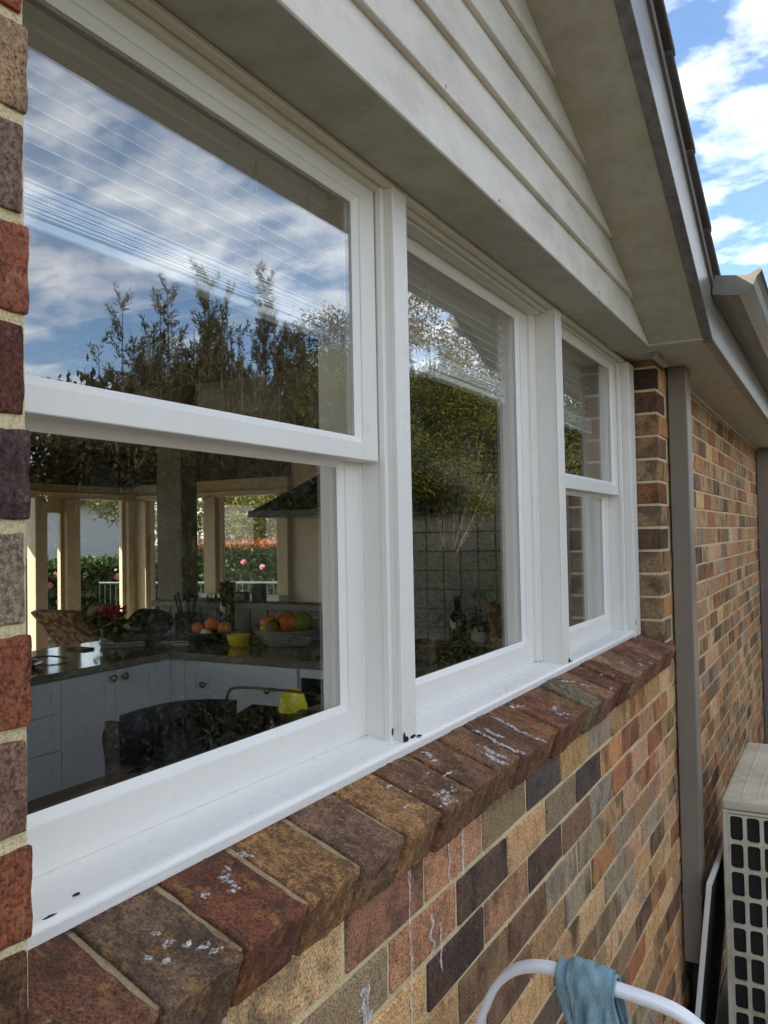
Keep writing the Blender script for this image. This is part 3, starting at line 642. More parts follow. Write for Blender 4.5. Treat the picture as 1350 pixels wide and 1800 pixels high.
# ------------------------------------------------------------------ air conditioner, fly screen
acm = NT('beige_enamel'); p = acm.world
ac_c = acm.mix(acm.ramp(acm.noise(p, 5, 5, 0.7), (0.48, 0), (0.72, 1)), lin((196, 188, 168)), lin((160, 148, 112)))
acm.pbr(ac_c, 0.45, acm.bump(acm.noise(p, 120, 3), 0.08, 0.001), 0.4)
AX0, AX1, AY0, AY1, AZ0, AZ1 = 0.142, 0.475, 2.455, 3.43, -1.68, -0.60
ac = thing('air_conditioner', 'beige outdoor air conditioner unit with coil guard grid standing by the wall', 'air conditioner', (0.3, 2.95, GZ))
dark = simple('coil_dark', (16, 16, 17), 0.6)
m = MB(); m.box(AX0, AX1, AY0+0.012, AY1, AZ0, AZ1); part('casing', m, acm.m, ac, 0.012, False, 2)
m = MB(); m.box(AX0-0.004, AX1+0.004, AY0-0.003, AY1+0.004, AZ1+0.001, AZ1+0.045); lid = part('top_panel', m, acm.m, ac, 0.016, False, 3)
for xx in (0.205, 0.262, 0.282, 0.36): part('pressed_rib', MB().box(xx, xx+0.006, AY0+0.05, AY1-0.05, AZ1+0.0445, AZ1+0.0475), acm.m, lid, 0.001)
cw, ch = 0.0605, 0.108; gx0, gz1 = AX0+0.020, AZ1-0.012
gz0 = AZ0+0.04; nz_ = int((gz1-gz0)/ch); nx_ = 5
g = MB(); ff = 7
def cell(mb, xa, xb, za, zb, yo, yi, mx_=0.0072, rad=0.011):
    pts = []
    for (cx_, cz_, a0) in ((xb-mx_-rad, zb-mx_-rad, 0), (xa+mx_+rad, zb-mx_-rad, 90), (xa+mx_+rad, za+mx_+rad, 180), (xb-mx_-rad, za+mx_+rad, 270)):
        for i in range(4):
            a = R(a0+30*i); pts.append((cx_+rad*math.cos(a), cz_+rad*math.sin(a), a0))
    cor = {0: (xb, zb), 90: (xa, zb), 180: (xa, za), 270: (xb, za)}
    n = len(pts); V = []
    for (x_, z_, a0) in pts: V.append((x_, yo, z_))
    for (x_, z_, a0) in pts: V.append((x_, yi, z_))
    c0 = len(V)
    for a0 in (0, 90, 180, 270): V.append((cor[a0][0], yo, cor[a0][1]))
    F = [(i, (i+1) % n, n+(i+1) % n, n+i) for i in range(n)]
    for q_ in range(4):
        b0 = q_*4
        for i in range(3): F.append((c0+q_, b0+i, b0+i+1)[::1])
        F.append((c0+q_, b0+3, (b0+4) % n, c0+(q_+1) % 4))
    mb.add(V, F)
for i in range(nx_):
    for k in range(nz_):
        cell(g, gx0+cw*i, gx0+cw*(i+1), gz1-ch*(k+1), gz1-ch*k, AY0-0.004, AY0+0.006)
part('coil_guard', g, acm.m, ac)
m = MB(); m.box(AX0-0.001, gx0+0.001, AY0-0.0035, AY0+0.012, AZ0, AZ1+0.001); m.box(gx0, gx0+cw*nx_, AY0-0.0034, AY0+0.01, gz1, AZ1); m.box(gx0+cw*nx_-0.001, AX1, AY0-0.0036, AY0+0.012, AZ0, AZ1+0.0008); m.box(gx0, gx0+cw*nx_, AY0-0.0034, AY0+0.01, AZ0, gz1-ch*nz_)
part('guard_frame', m, acm.m, ac, 0.003)
m = MB()
m.box(gx0, gx0+cw*nx_, AY0+0.0105, AY0+0.0115, gz1-ch*nz_, gz1); part('coil', m, dark, ac)
m = MB()
for k in range(int((gz1-gz0)/0.012)): m.tube([(gx0+0.10, AY0+0.0085, gz1-0.006-0.012*k), (gx0+cw*nx_, AY0+0.0085, gz1-0.006-0.012*k)], 0.0018, 5, False)
part('coil_tube', m, simple('coil_metal', (52, 52, 52), 0.4, metal=0.6), ac)['kind'] = 'stuff'
for (xx, yy) in ((0.18, 2.55), (0.42, 2.55), (0.18, 3.3), (0.42, 3.3)): part('foot', MB().box(xx-0.025, xx+0.025, yy-0.03, yy+0.03, GZ+0.006, AZ0+0.001), bk, ac)
fs = thing('fly_screen', 'white framed fly screen leaning between the wall and the air conditioner', 'fly screen', (0.08, 2.6, GZ))
wm_ = simple('white_aluminium', (214, 214, 212), 0.35, 0.5, bump=0.02)
def lean(x, z, y): return (0.012 + (z-GZ)*0.11 + x, y, z)
def leanbox(mb, x0, x1, y0, y1, z0, z1):
    mb.hexa([lean(x0, z0, y0), lean(x1, z0, y0), lean(x1, z0, y1), lean(x0, z0, y1)], [lean(x0, z1, y0), lean(x1, z1, y0), lean(x1, z1, y1), lean(x0, z1, y1)])
ZT = -0.815; Y0, Y1 = 2.245, 3.0
m = MB(); leanbox(m, -0.009, 0.009, Y0, Y0+0.022, GZ+0.01, ZT); leanbox(m, -0.009, 0.009, Y1-0.022, Y1, GZ+0.01, ZT); leanbox(m, -0.0088, 0.0088, Y0+0.022, Y1-0.022, ZT-0.022, ZT-0.0005); leanbox(m, -0.0088, 0.0088, Y0+0.022, Y1-0.022, GZ+0.0105, GZ+0.032)
part('frame', m, wm_, fs, 0.0012)
m = MB(); leanbox(m, 0.0035, 0.005, Y0+0.02, Y1-0.02, GZ+0.02, ZT-0.02); part('mesh', m, dark, fs, label='dark insect mesh')

# ------------------------------------------------------------------ step ladder with cloth
lad = thing('step_ladder', 'white metal step ladder whose rounded top hoop rises beside the wall', 'step ladder', (0.26, 0.15, GZ))
lm = NT('white_enamel'); p = lm.world
lc = lm.mix(lm.ramp(lm.math('ADD', lm.voro(p, 55), lm.math('MULTIPLY', lm.noise(p, 60, 4), 0.3)), (0.2, 1), (0.24, 0)), lin((224, 226, 228)), lin((120, 112, 104)))
lc = lm.mix(lm.ramp(lm.noise(p, 30, 3), (0.58, 0), (0.62, 1)), lin((226, 228, 230)), lc)
lm.pbr(lc, 0.32, lm.bump(lm.noise(p, 90, 3), 0.06, 0.001), 0.5)
key = [(0.020, 0.34, GZ+0.008), (0.075, 0.15, -0.55), (0.093, 0.11, -0.262), (0.106, 0.104, -0.205), (0.128, 0.10, -0.162), (0.156, 0.098, -0.135), (0.192, 0.097, -0.1215), (0.236, 0.097, -0.121), (0.315, 0.098, -0.128), (0.362, 0.10, -0.134), (0.392, 0.102, -0.144), (0.416, 0.106, -0.163), (0.432, 0.112, -0.195), (0.442, 0.118, -0.25), (0.462, 0.15, -0.55), (0.53, 0.34, GZ+0.008)]
def catmull(P, n=6):
    P = [Vector(p_) for p_ in P]; o_ = []
    for i in range(len(P)-1):
        a, b, c, d = P[max(i-1, 0)], P[i], P[i+1], P[min(i+2, len(P)-1)]
        for k in range(n):
            t = k/n; o_.append(0.5*((2*b)+(c-a)*t+(2*a-5*b+4*c-d)*t*t+(3*b-a-3*c+d)*t**3))
    o_.append(P[-1]); return o_
def flat_tube(mb, path, w_, t_, refdir):
    # flattened oval tube: wide across refdir
    P = path; n = 12; V = []
    for i, p_ in enumerate(P):
        tg = (P[min(i+1, len(P)-1)]-P[max(i-1, 0)]).normalized(); a_ = (refdir-tg*refdir.dot(tg)).normalized(); b_ = tg.cross(a_)
        for k in range(n):
            an = 2*math.pi*k/n; ca, sa = math.cos(an), math.sin(an)
            ca = math.copysign(abs(ca)**0.38, ca); sa = math.copysign(abs(sa)**0.38, sa)
            V.append(p_ + a_*(w_/2*ca) + b_*(t_/2*sa))
    F = [(i*n+k, i*n+(k+1) % n, (i+1)*n+(k+1) % n, (i+1)*n+k) for i in range(len(P)-1) for k in range(n)] + [tuple(range(n-1, -1, -1)), tuple(range((len(P)-1)*n, len(P)*n))]
    mb.add(V, F)
m = MB(); flat_tube(m, catmull(key), 0.0215, 0.012, Vector((0, 1, 0.12))); part('hoop', m, lm.m, lad, 0, True, label='rounded white tubular hoop')
for zz_, yy_ in ((-0.62, 0.16), (-0.95, 0.22), (-1.3, 0.28)):
    part('tread', MB().box(0.085 if zz_ > -.7 else 0.068, 0.455 if zz_ > -.7 else 0.475, yy_-0.12, yy_+0.02, zz_, zz_+0.03), lm.m, lad, 0.004)
m = MB(); flat_tube(m, [Vector((0.06, 0.05, -0.62)), Vector((0.03, -0.32, GZ+0.008))], 0.025, 0.016, Vector((0, 1, 0))); part('rear_leg', m, lm.m, lad, 0, True)
m = MB(); flat_tube(m, [Vector((0.48, 0.05, -0.62)), Vector((0.51, -0.32, GZ+0.008))], 0.025, 0.016, Vector((0, 1, 0))); part('rear_leg', m, lm.m, lad, 0, True)

ct = NT('blue_terry'); p = ct.obj
wv_ = ct.noise(ct.scale(p, (1, 1, 1)), 520, 3, 0.75); w2_ = ct.noise(p, 30, 4)
rib = ct.n('ShaderNodeTexWave'); rib.inputs['Scale'].default_value = 130; rib.inputs['Distortion'].default_value = 5.0; rib.inputs['Detail'].default_value = 2; ct.l(ct.scale(p, (1, 0.3, 0.8)), rib.inputs['Vector'])
cc_ = ct.mix(ct.math('MULTIPLY', wv_, 1.0), lin((118, 156, 172)), lin((190, 220, 232))); cc_ = ct.mix(ct.math('MULTIPLY', ct.noise(p, 140, 4, 0.7), 0.35), cc_, lin((110, 142, 156)))
cc_ = ct.mix(ct.ramp(w2_, (0.45, 0), (0.7, 0.6)), cc_, lin((126, 148, 150)))
ct.pbr(cc_, 0.95, ct.bump(ct.math('ADD', wv_, ct.math('MULTIPLY', rib.outputs['Fac'], 0.12)), 1.0, 0.004), 0.1)
cloth = thing('cleaning_cloth', 'blue microfibre cleaning cloth draped over the ladder hoop', 'cloth', (0.27, 0.1, -0.2))
def drape(x0, x1, dn, up_, nx=26, nv=34, ph=0.0, out_=0.0, skew=0.0, thick=0.004):
    """sheet hung over the hoop bar (bar centre y 0.098, top z -0.113): v runs from the back hem over the top to the front hem"""
    V = []; F = []
    zb = -0.126; rr_ = 0.0175+out_
    tot = up_+math.pi*rr_+dn
    for j in range(nv+1):
        s_ = tot*j/nv
        for i in range(nx+1):
            u = i/nx; x = x0+(x1-x0)*u
            fold = 0.006*math.sin(u*9+ph)+0.004*math.sin(u*17+ph*2)
            if s_ < up_: y, z, k = 0.098+rr_, zb-(up_-s_), (up_-s_)/max(up_, 1e-6)
            elif s_ < up_+math.pi*rr_:
                a = (s_-up_)/rr_; y, z, k = 0.098+rr_*math.cos(a), zb+rr_*math.sin(a), 0.0
            else: y, z, k = 0.098-rr_, zb-(s_-up_-math.pi*rr_), (s_-up_-math.pi*rr_)/dn
            sg = -1 if y < 0.098 else 1
            kk_ = min(1, k*2.2)
            xx = x + skew*(z-zb)*(-1) + 0.012*math.sin(k*5+u*4+ph)*kk_
            zz_ = z + 0.004*mnoise.noise(Vector((u*4+ph, s_*22, 0)))*1.5 - 0.0045*abs(u-0.5)*0 - (x-0.236)*0.09*1.0
            yy = y + sg*(fold*kk_*1.6+0.004*kk_) + 0.003*mnoise.noise(Vector((u*6, s_*30, ph)))
            V.append((xx, yy, zz_))
    for j in range(nv):
        for i in range(nx):
            a = j*(nx+1)+i; F.append((a, a+1, a+nx+2, a+nx+1))
    return V, F
def cloth_part(name, V, F, label=None):
    me = bpy.data.meshes.new(name); me.from_pydata(V, [], F); me.polygons.foreach_set('use_smooth', [True]*len(F))
    o = link(name, me, ct.m, cloth); md = o.modifiers.new('solid', 'SOLIDIFY'); md.thickness = 0.004; md.offset = 0
    if label: o['label'] = label
    return o
V, F = drape(0.222, 0.300, 0.20, 0.16, 40, 40, 0.4)
V = [(x+(0.010*math.sin(z*60)+0.006)*(1 if z < -0.14 else 0)*(0.5 if x > .26 else 1)-0.006*max(0, min(1, (-0.14-z)/.06))*(0.262-x)/0.04, y+0.007*mnoise.noise(Vector((x*70, z*45, 3)))*(1 if z < -0.13 else 0.3), z+0.006*mnoise.noise(Vector((x*55, y*80, 1)))) for x, y, z in V]
cloth_part('drape', V, F)
V, F = drape(0.238, 0.297, 0.17, 0.01, 34, 40, 1.9, 0.006, 0.0)
W_ = []
for x, y, z in V:
    k = max(0, min(1, (-0.118-z)/0.13)) if y < 0.098 else 0
    u = (x-0.238)/0.059; xl = 0.238+0.026*k; xr = 0.297-0.006*k
    W_.append((xl+(xr-xl)*u, y-0.009*k*(0.4+math.sin(u*3.1)) - 0.004*mnoise.noise(Vector((x*60, z*38, 9))), z+0.005*mnoise.noise(Vector((x*50, y*60, 5)))+0.004*math.sin(u*3.1)))
cloth_part('folded_flap', W_, F, 'lighter folded-over flap')
V, F = drape(0.287, 0.304, 0.15, 0.12, 10, 30, 2.7, 0.003, 0.03); cloth_part('side_fold', V, F)
tg_ = MB().box(0.2315, 0.2435, 0.0655, 0.0670, -0.214, -0.193); part('care_label', tg_, simple('cloth_label', (196, 190, 176), 0.7), cloth, label='small white care label')

# ------------------------------------------------------------------ venetian blinds
slat_m = simple('blind_slat', (250, 250, 248), 0.45, var=0.04, bump=0); cord_m = simple('blind_cord', (208, 204, 190), 0.7, bump=0)
def blind(label, y0, y1, ztop, zstack, cords, gap=0.0215, x=-0.216):
    b = thing('venetian_blind', label, 'blind', (x, (y0+y1)/2, ztop), 'venetian blinds')
    part('head_rail', MB().box(x-0.014, x+0.014, y0, y1, ztop, ztop+0.024), slat_m, b, 0.001)
    def slat_mesh():
        m = MB(); pr = []
        for i in range(5): pr.append((-0.0125+0.00625*i, 0.0016*(1-((i-2)/2)**2)))
        m.prism(pr+[(p_[0], p_[1]-0.0020) for p_ in pr[::-1]], 'y', y0-0.0, y1); return m.mesh('slat')
    sm_ = slat_mesh(); z = ztop-0.012; k = 0
    r_ = random.Random(int(y0*100)+3)
    while z > zstack+0.056:
        link('slat', sm_, slat_m, b, (x, 0, z), (0, R(-22+r_.uniform(-3, 3)), 0)); z -= gap
    for k in range(13):
        link('slat', sm_, slat_m, b, (x+r_.uniform(-.0015, .0015), 0, zstack+0.012+0.0029*k), (0, R(-6+r_.uniform(-4, 4)), 0))
    part('bottom_rail', MB().box(x-0.012, x+0.012, y0, y1, zstack-0.006, zstack+0.007), slat_m, b, 0.002)
    for yc in cords:
        for dx_ in (-0.0135, 0.0135): part('ladder_cord', MB().tube([(x+dx_, yc, ztop), (x+dx_, yc, zstack)], 0.0007, 4), cord_m, b)
    for yc, zend, tang in [(c_, z_, t_) for c_, z_, t_ in CORDS.get(round(y0, 2), [])]:
        P = [(x+0.018, yc, ztop), (x+0.019, yc+0.001, (ztop+zend)/2), (x+0.02, yc+0.002, zend+0.02), (x+0.02, yc+0.008, zend+0.006), (x+0.02, yc-0.01, zend)]
        rr_ = random.Random(int(yc*1000)+9)
        for i in range(26 if tang else 4):
            P.append((x+0.02+rr_.uniform(-.006, .008), yc-0.006+rr_.uniform(-.016, .016), zend-0.0025*i+rr_.uniform(-.007, .007)))
        part('pull_cord', MB().tube(catmull(P, 4), 0.0015, 5), cord_m, b, 0, True, label='loosely knotted pull cord')
CORDS = {-0.58: [(-0.03, 0.925, True), (-0.455, 0.95, False)], 0.34: [(0.585, 0.918, True), (1.02, 0.905, True)], 1.29: [(1.83, 0.905, True)]}
blind('half raised white venetian blind behind the large near window', -0.58, 0.185, 1.098, 0.868, (-0.45, 0.12))
blind('half raised white venetian blind behind the middle window', 0.34, 1.075, 1.098, 0.868, (0.48, 0.99))
blind('half raised white venetian blind behind the far window', 1.29, 1.96, 1.098, 0.868, (1.43, 1.82))

# ------------------------------------------------------------------ house interior shell
IX = -0.262
pl = simple('cream_plaster', (226, 218, 202), 0.8, bump=0.05); pk = simple('kitchen_wall_paint', (222, 219, 212), 0.8, bump=0.05)
fl_ = NT('timber_floor'); p = fl_.world
fl_.pbr(fl_.mix(fl_.noise(fl_.scale(p, (2, 30, 2)), 2.0, 5), lin((120, 84, 56)), lin((86, 58, 38))), 0.35)
FZ0 = -0.92; CZ = 1.50; XA, YB = -6.30, 5.63
struct('floor', MB().box(XA-0.1, -0.12, -4.0, YB+0.1, FZ0-0.1, FZ0), fl_.m, 'brown timber floor inside the house')
shade_lining = NT('shaded_brown_lining'); p = shade_lining.world  # ceiling shade put into a dark brown lining colour
shade_lining.pbr(shade_lining.mix(shade_lining.noise(shade_lining.scale(p, (2, 20, 2)), 2, 4), lin((72, 50, 32)), lin((52, 36, 24))), 0.6)
struct('kitchen_ceiling', MB().box(-3.0, -0.12, -4.0, 2.5, CZ, CZ+0.05), pl, 'white kitchen ceiling')
m = MB(); m.box(XA-0.1, -0.12, 2.501, YB+0.1, CZ, CZ+0.05); m.box(XA-0.1, -3.001, -4.0, 2.5, CZ, CZ+0.05); struct('dining_ceiling', m, shade_lining.m, 'dining room ceiling with its shade painted in dark brown')
m = MB(); m.box(-0.255, -0.112, -4.0, 2.2, FZ0, 0.099); m.box(-0.255, -0.112, 2.119, 2.6, FZ0, CZ); m.box(-0.255, -0.112, -4.0, -0.701, 0.099, CZ); m.box(-0.255, -0.125, -0.701, 2.119, 1.161, CZ)
struct('window_wall', m, pk, 'inner face of the kitchen window wall')
m = MB(); m.box(-1.52, -0.26, 2.46, 2.56, FZ0, CZ); struct('kitchen_end_wall', m, simple('end_wall_dimmed', (112, 108, 100), 0.8), 'kitchen wall behind the bench at the right')  # dimness of this end put into a darker wall colour
struct('kitchen_near_wall', MB().box(XA, -5.8, -4.1, -4.0, FZ0, CZ).box(-1.0, -0.26, -4.1, -4.0, FZ0, CZ).box(-5.8, -1.0, -4.1, -4.0, 1.2, CZ), pk, 'kitchen wall out of view, with an opening added for light')  # wide opening added out of view to brighten the kitchen
m = MB(); m.box(XA-0.1, XA, -4.0, -3.4, FZ0, CZ); m.box(XA-0.1, XA, -3.4, 2.6, 1.2, CZ); m.box(XA-0.1, XA, -0.2, 0.2, FZ0, 1.2); m.box(XA-0.1, XA, 2.3, 2.6, FZ0, 1.2); struct('dining_wall', m, pl, 'cream wall of the dining room, with openings added for light')  # large unseen openings added to let more daylight in
m = MB(); m.box(-4.18, -1.42, YB, YB+0.1, FZ0, CZ); struct('sunroom_end_wall', m, pl, 'cream end wall of the sunroom')
struct('sunroom_side_wall', MB().box(-1.52, -1.42, 2.56, YB, FZ0, CZ), pl, 'cream side wall of the sunroom')
# half-height wall with ledge, pillar
wain = simple('grey_panelling', (128, 126, 118), 0.6)
hw = thing('half_wall', 'grey panelled half wall with ledge behind the kitchen bench', 'half wall', (-2.2, 2.5, FZ0))
part('wall', MB().box(-2.86, -1.522, 2.47, 2.56, FZ0, 0.125), wain, hw)
part('ledge', MB().box(-2.90, -1.522, 2.44, 2.59, 0.126, 0.160), wain, hw, 0.004)
for i in range(11): part('panel_groove', MB().box(-2.78+0.115*i, -2.774+0.115*i, 2.4672, 2.4702, -0.02, 0.125), dark, hw)
solo('pillar', MB().box(-2.872, -2.682, 2.465, 2.60, FZ0, CZ-0.001) if False else MB().box(-2.872, -2.682, 2.465, 2.60, 0.161, CZ-0.001), simple('pillar_paint', (120, 116, 104), 0.7), 'square pillar rising from the half wall to the ceiling', 'pillar', 0.004)

# sunroom window walls: posts, header, sashes
cream = NT('cream_timber'); p = cream.world
cream.pbr(cream.mix(cream.noise(p, 3, 4), lin((216, 202, 170)), lin((200, 184, 148))), 0.5, cream.bump(cream.noise(p, 60, 3), 0.1, 0.002), 0.4)
sw = thing('sunroom_window', 'cream timber window wall of the sunroom, long side', 'window', (XA, 4.2, FZ0), 'sunroom window walls')
HZ = 0.935
part('header', MB().box(XA-0.02, XA+0.06, 2.6, YB+0.05, HZ+0.01, 1.085), cream.m, sw, 0.004)
part('header_trim', MB().box(XA+0.0605, XA+0.085, 2.6, YB-0.005, HZ+0.06, HZ+0.075), cream.m, sw, 0.003)
part('wall_above', MB().box(XA-0.05, XA+0.03, 2.6, YB+0.05, 1.0855, CZ), shade_lining.m, sw)  # shade above the header painted in dark brown
part('wall_below', MB().box(XA-0.05, XA+0.03, 4.70, YB+0.05, FZ0, -0.42), pl, sw)
for (a, b_) in ((2.6, 2.72), (3.35, 3.47), (4.27, 4.41), (4.64, 4.80), (5.455, 5.66)):
    part('post', MB().box(XA-0.06, XA+0.07, a, b_, FZ0, HZ+0.009), cream.m, sw, 0.006)
for (a, b_) in ((4.80, 4.85), (5.41, 5.455)): part('stile', MB().box(XA-0.03, XA+0.02, a, b_, -0.42, HZ+0.009), cream.m, sw, 0.003)
part('door_rail', MB().box(XA-0.03, XA+0.02, 4.41, 4.64, 0.80, HZ+0.009), cream.m, sw, 0.003)
part('door_stile', MB().box(XA-0.03, XA+0.02, 4.60, 4.64, FZ0, 0.80), cream.m, sw, 0.003)
for (a, b_, c_) in ((4.85, 5.41, -0.42), (4.41, 4.60, FZ0), (3.47, 4.27, FZ0), (2.72, 3.35, FZ0)): part('pane', MB().box(XA-0.008, XA-0.004, a, b_, c_, HZ+0.009 if a != 4.41 else 0.80), MT['glass_far'], sw)
sw2 = thing('sunroom_window', 'cream timber window wall of the sunroom, end side beyond the pillar', 'window', (-5.2, YB, FZ0), 'sunroom window walls')
part('header', MB().box(XA+0.07, -4.18, YB-0.06, YB+0.02, HZ+0.01, 1.12), cream.m, sw2, 0.004)
part('header_trim', MB().box(XA+0.09, -4.18, YB-0.085, YB-0.0605, HZ+0.05, HZ+0.065), cream.m, sw2, 0.003)
part('wall_above', MB().box(XA+0.03, -4.18, YB-0.03, YB+0.05, 1.1205, CZ), shade_lining.m, sw2)
part('wall_below', MB().box(XA+0.03, -4.18, YB-0.03, YB+0.05, FZ0, -0.36), pl, sw2)
for (a, b_) in ((XA+0.07, -6.08), (-5.26, -5.10), (-4.30, -4.18)): part('post', MB().box(a, b_, YB-0.07, YB+0.06, -0.36, HZ+0.009), cream.m, sw2, 0.006)
for (a, b_) in ((-6.08, -6.04), (-5.10, -5.05), (-4.35, -4.30)): part('stile', MB().box(a, b_, YB-0.02, YB+0.03, -0.36, HZ+0.009), cream.m, sw2, 0.003)
part('window_ledge', MB().box(-5.75, -4.18, YB-0.22, YB-0.0705, -0.115, -0.05), simple('ledge_white', (226, 224, 218), 0.4), sw2, 0.003)
for (a, b_) in ((-6.04, -5.26), (-5.05, -4.35)): part('pane', MB().box(a, b_, YB+0.004, YB+0.008, -0.36, HZ+0.009), MT['glass_far'], sw2)

# ------------------------------------------------------------------ kitchen joinery
cab = simple('cabinet_paint', (216, 220, 226), 0.45, var=0.05, bump=0.03); stone = NT('bench_stone'); p = stone.world
stone.pbr(stone.mix(stone.noise(p, 60, 4), lin((124, 118, 106)), lin((98, 92, 82))), 0.09, None, 0.5)
steel = simple('brushed_steel', (150, 148, 142), 0.25, metal=0.9, bump=0)
BZ = -0.02
def shaker_x(parent, name, x, y0, y1, z0, z1, w_=0.055, knob=None):      # front faces +x
    m = MB(); g_ = 0.0015; y0 += g_; y1 -= g_; z0 += g_; z1 -= g_; d = 0.018
    m.box(x-d, x, y0, y0+w_, z0, z1); m.box(x-d, x, y1-w_, y1, z0, z1); m.box(x-d, x-0.0003, y0+w_, y1-w_, z0, z0+w_); m.box(x-d, x-0.0003, y0+w_, y1-w_, z1-w_, z1); m.box(x-d, x-0.008, y0+w_-0.001, y1-w_+0.001, z0+w_-0.001, z1-w_+0.001)
    o = part(name, m, cab, parent, 0.001)
    if knob: part('knob', MB().tube([(x, *knob), (x+0.012, *knob), (x+0.018, *knob), (x+0.026, *knob), (x+0.031, *knob)], [0.005, 0.005, 0.014, 0.016, 0.008], 12), steel, o, 0, True)
def shaker_y(parent, name, y, x0, x1, z0, z1, w_=0.055, knobs=()):        # front faces -y
    m = MB(); g_ = 0.0015; x0 += g_; x1 -= g_; z0 += g_; z1 -= g_; d = 0.018
    m.box(x0, x0+w_, y, y+d, z0, z1); m.box(x1-w_, x1, y, y+d, z0, z1); m.box(x0+w_, x1-w_, y+0.0003, y+d, z0, z0+w_); m.box(x0+w_, x1-w_, y+0.0003, y+d, z1-w_, z1); m.box(x0+w_-0.001, x1-w_+0.001, y+0.008, y+d, z0+w_-0.001, z1-w_+0.001)
    o = part(name, m, cab, parent, 0.001)
    for (xk, zk) in knobs: part('knob', MB().tube([(xk, y, zk), (xk, y-0.012, zk), (xk, y-0.018, zk), (xk, y-0.026, zk), (xk, y-0.031, zk)], [0.005, 0.005, 0.014, 0.016, 0.008], 12), steel, o, 0, True)
PX = -2.198; AYF = 1.858
pen = thing('kitchen_cabinet', 'pale blue-grey peninsula cabinet with drawers and two doors', 'cabinet', (-2.5, 0.8, FZ0), 'kitchen base cabinets')
part('carcass', MB().box(-2.80, PX-0.0185, -0.6, 1.84, FZ0+0.1, -0.054), cab, pen)
part('plinth', MB().box(-2.75, PX-0.06, -0.6, 1.84, FZ0, FZ0+0.0995), dark, pen)
zs = [-0.056, -0.190, -0.338, -0.565, -0.815]
for (a, b_) in ((0.62, 1.237), (0.0, 0.62)):
    for i in range(4): shaker_x(pen, 'drawer_front', PX, a, b_, zs[i+1], zs[i], 0.045, ((a+b_)/2, (zs[i]+zs[i+1])/2) if a < 0.3 else None)
shaker_x(pen, 'door', PX, 1.237, 1.522, -0.815, -0.056, 0.055, (1.497, -0.088)); shaker_x(pen, 'door', PX, 1.522, 1.778, -0.815, -0.056, 0.055, (1.562, -0.088))
part('filler', MB().box(PX-0.018, PX-0.001, 1.7795, 1.8575, -0.815, -0.057), cab, pen)
arm = thing('kitchen_cabinet', 'pale grey drawer cabinet below the fruit, next to the oven', 'cabinet', (-1.8, 2.1, FZ0), 'kitchen base cabinets')
part('carcass', MB().box(-2.795, -1.458, AYF+0.0185, 2.466, FZ0+0.1, -0.054), cab, arm)
part('filler', MB().box(PX+0.0005, -2.110, AYF, AYF+0.018, -0.815, -0.057), cab, arm)
za = [-0.056, -0.262, -0.47, -0.815]
for i in range(3): shaker_y(arm, 'drawer_front', AYF, -2.108, -1.470, za[i+1], za[i], 0.06, ((-1.982, (za[i]+za[i+1])/2), (-1.617, (za[i]+za[i+1])/2)))
ov = thing('oven', 'built-in dark oven under the bench at the right of the kitchen', 'oven', (-1.15, 2.1, FZ0))
part('panel', MB().box(-1.456, -0.87, AYF, AYF+0.02, -0.094, -0.056), cab, ov)
part('body', MB().box(-1.455, -0.87, AYF+0.004, 2.45, -0.70, -0.096), simple('oven_glass', (22, 22, 24), 0.12), ov, 0.003)
part('handle', MB().tube([(-1.40, AYF-0.03, -0.24), (-0.92, AYF-0.03, -0.24)], 0.008, 8), steel, ov, 0, True)
for i in range(4): part('control_knob', MB().tube([(-1.38+0.14*i, AYF+0.004, -0.15), (-1.38+0.14*i, AYF-0.018, -0.15)], 0.017, 14), bk, ov, 0, True)
top = thing('benchtop', 'polished grey stone benchtop running round the kitchen in a U', 'benchtop', (-1.8, 1.8, BZ))
part('peninsula_slab', MB().box(-2.86, -2.178, -0.7, 2.464, BZ-0.032, BZ), stone.m, top, 0.003)
part('arm_slab', MB().box(-2.1775, -0.865, 1.84, 2.464, BZ-0.032, BZ), stone.m, top, 0.003)
part('window_slab', MB().box(-0.8645, -0.266, -3.0, 2.464, BZ-0.032, BZ), stone.m, top, 0.003)
win = thing('kitchen_cabinet', 'pale cabinet run below the kitchen window, hidden by the sill', 'cabinet', (-0.55, 0, FZ0), 'kitchen base cabinets')
part('carcass', MB().box(-0.84, -0.27, -3.0, 1.84, FZ0, -0.054), cab, win)
part('cooktop', MB().box(-1.42, -0.88, 1.93, 2.38, BZ+0.0005, BZ+0.006), simple('cooktop_glass', (14, 14, 15), 0.08), top, 0.001, label='black glass cooktop')
# splashback tiles
tl = NT('dimmed_white_tile'); oi = tl.n('ShaderNodeObjectInfo'); tl.pbr(tl.mix(oi.outputs['Random'], lin((80, 80, 77)), lin((90, 90, 87))), 0.2)  # white tiles and grout greyed, putting the dim light into their colour
sb = thing('tiled_splashback', 'white square tiled splashback with dim light painted in, behind the bottles in the middle window', 'splashback', (-0.9, 2.45, BZ))
part('grout', MB().box(-1.515, -0.27, 2.4525, 2.4595, BZ+0.001, 1.1), simple('grout', (58, 57, 54), 0.9), sb)
tmesh = MB().box(-0.0418, 0.0418, -0.004, 0.0, -0.0432, 0.0432).mesh('tile', 0.0012); tmesh.materials.append(tl.m)
for i in range(14):
    for k in range(12):
        link('tile', tmesh, None, sb, (-1.131-0.0437*0+0.0872*(i-4)+0.0436, 2.4525, BZ+0.001+0.0445+0.0893*k))
hd = thing('range_hood', 'dark steel range hood sloping out from the kitchen wall', 'range hood', (-1.3, 2.3, 0.62))
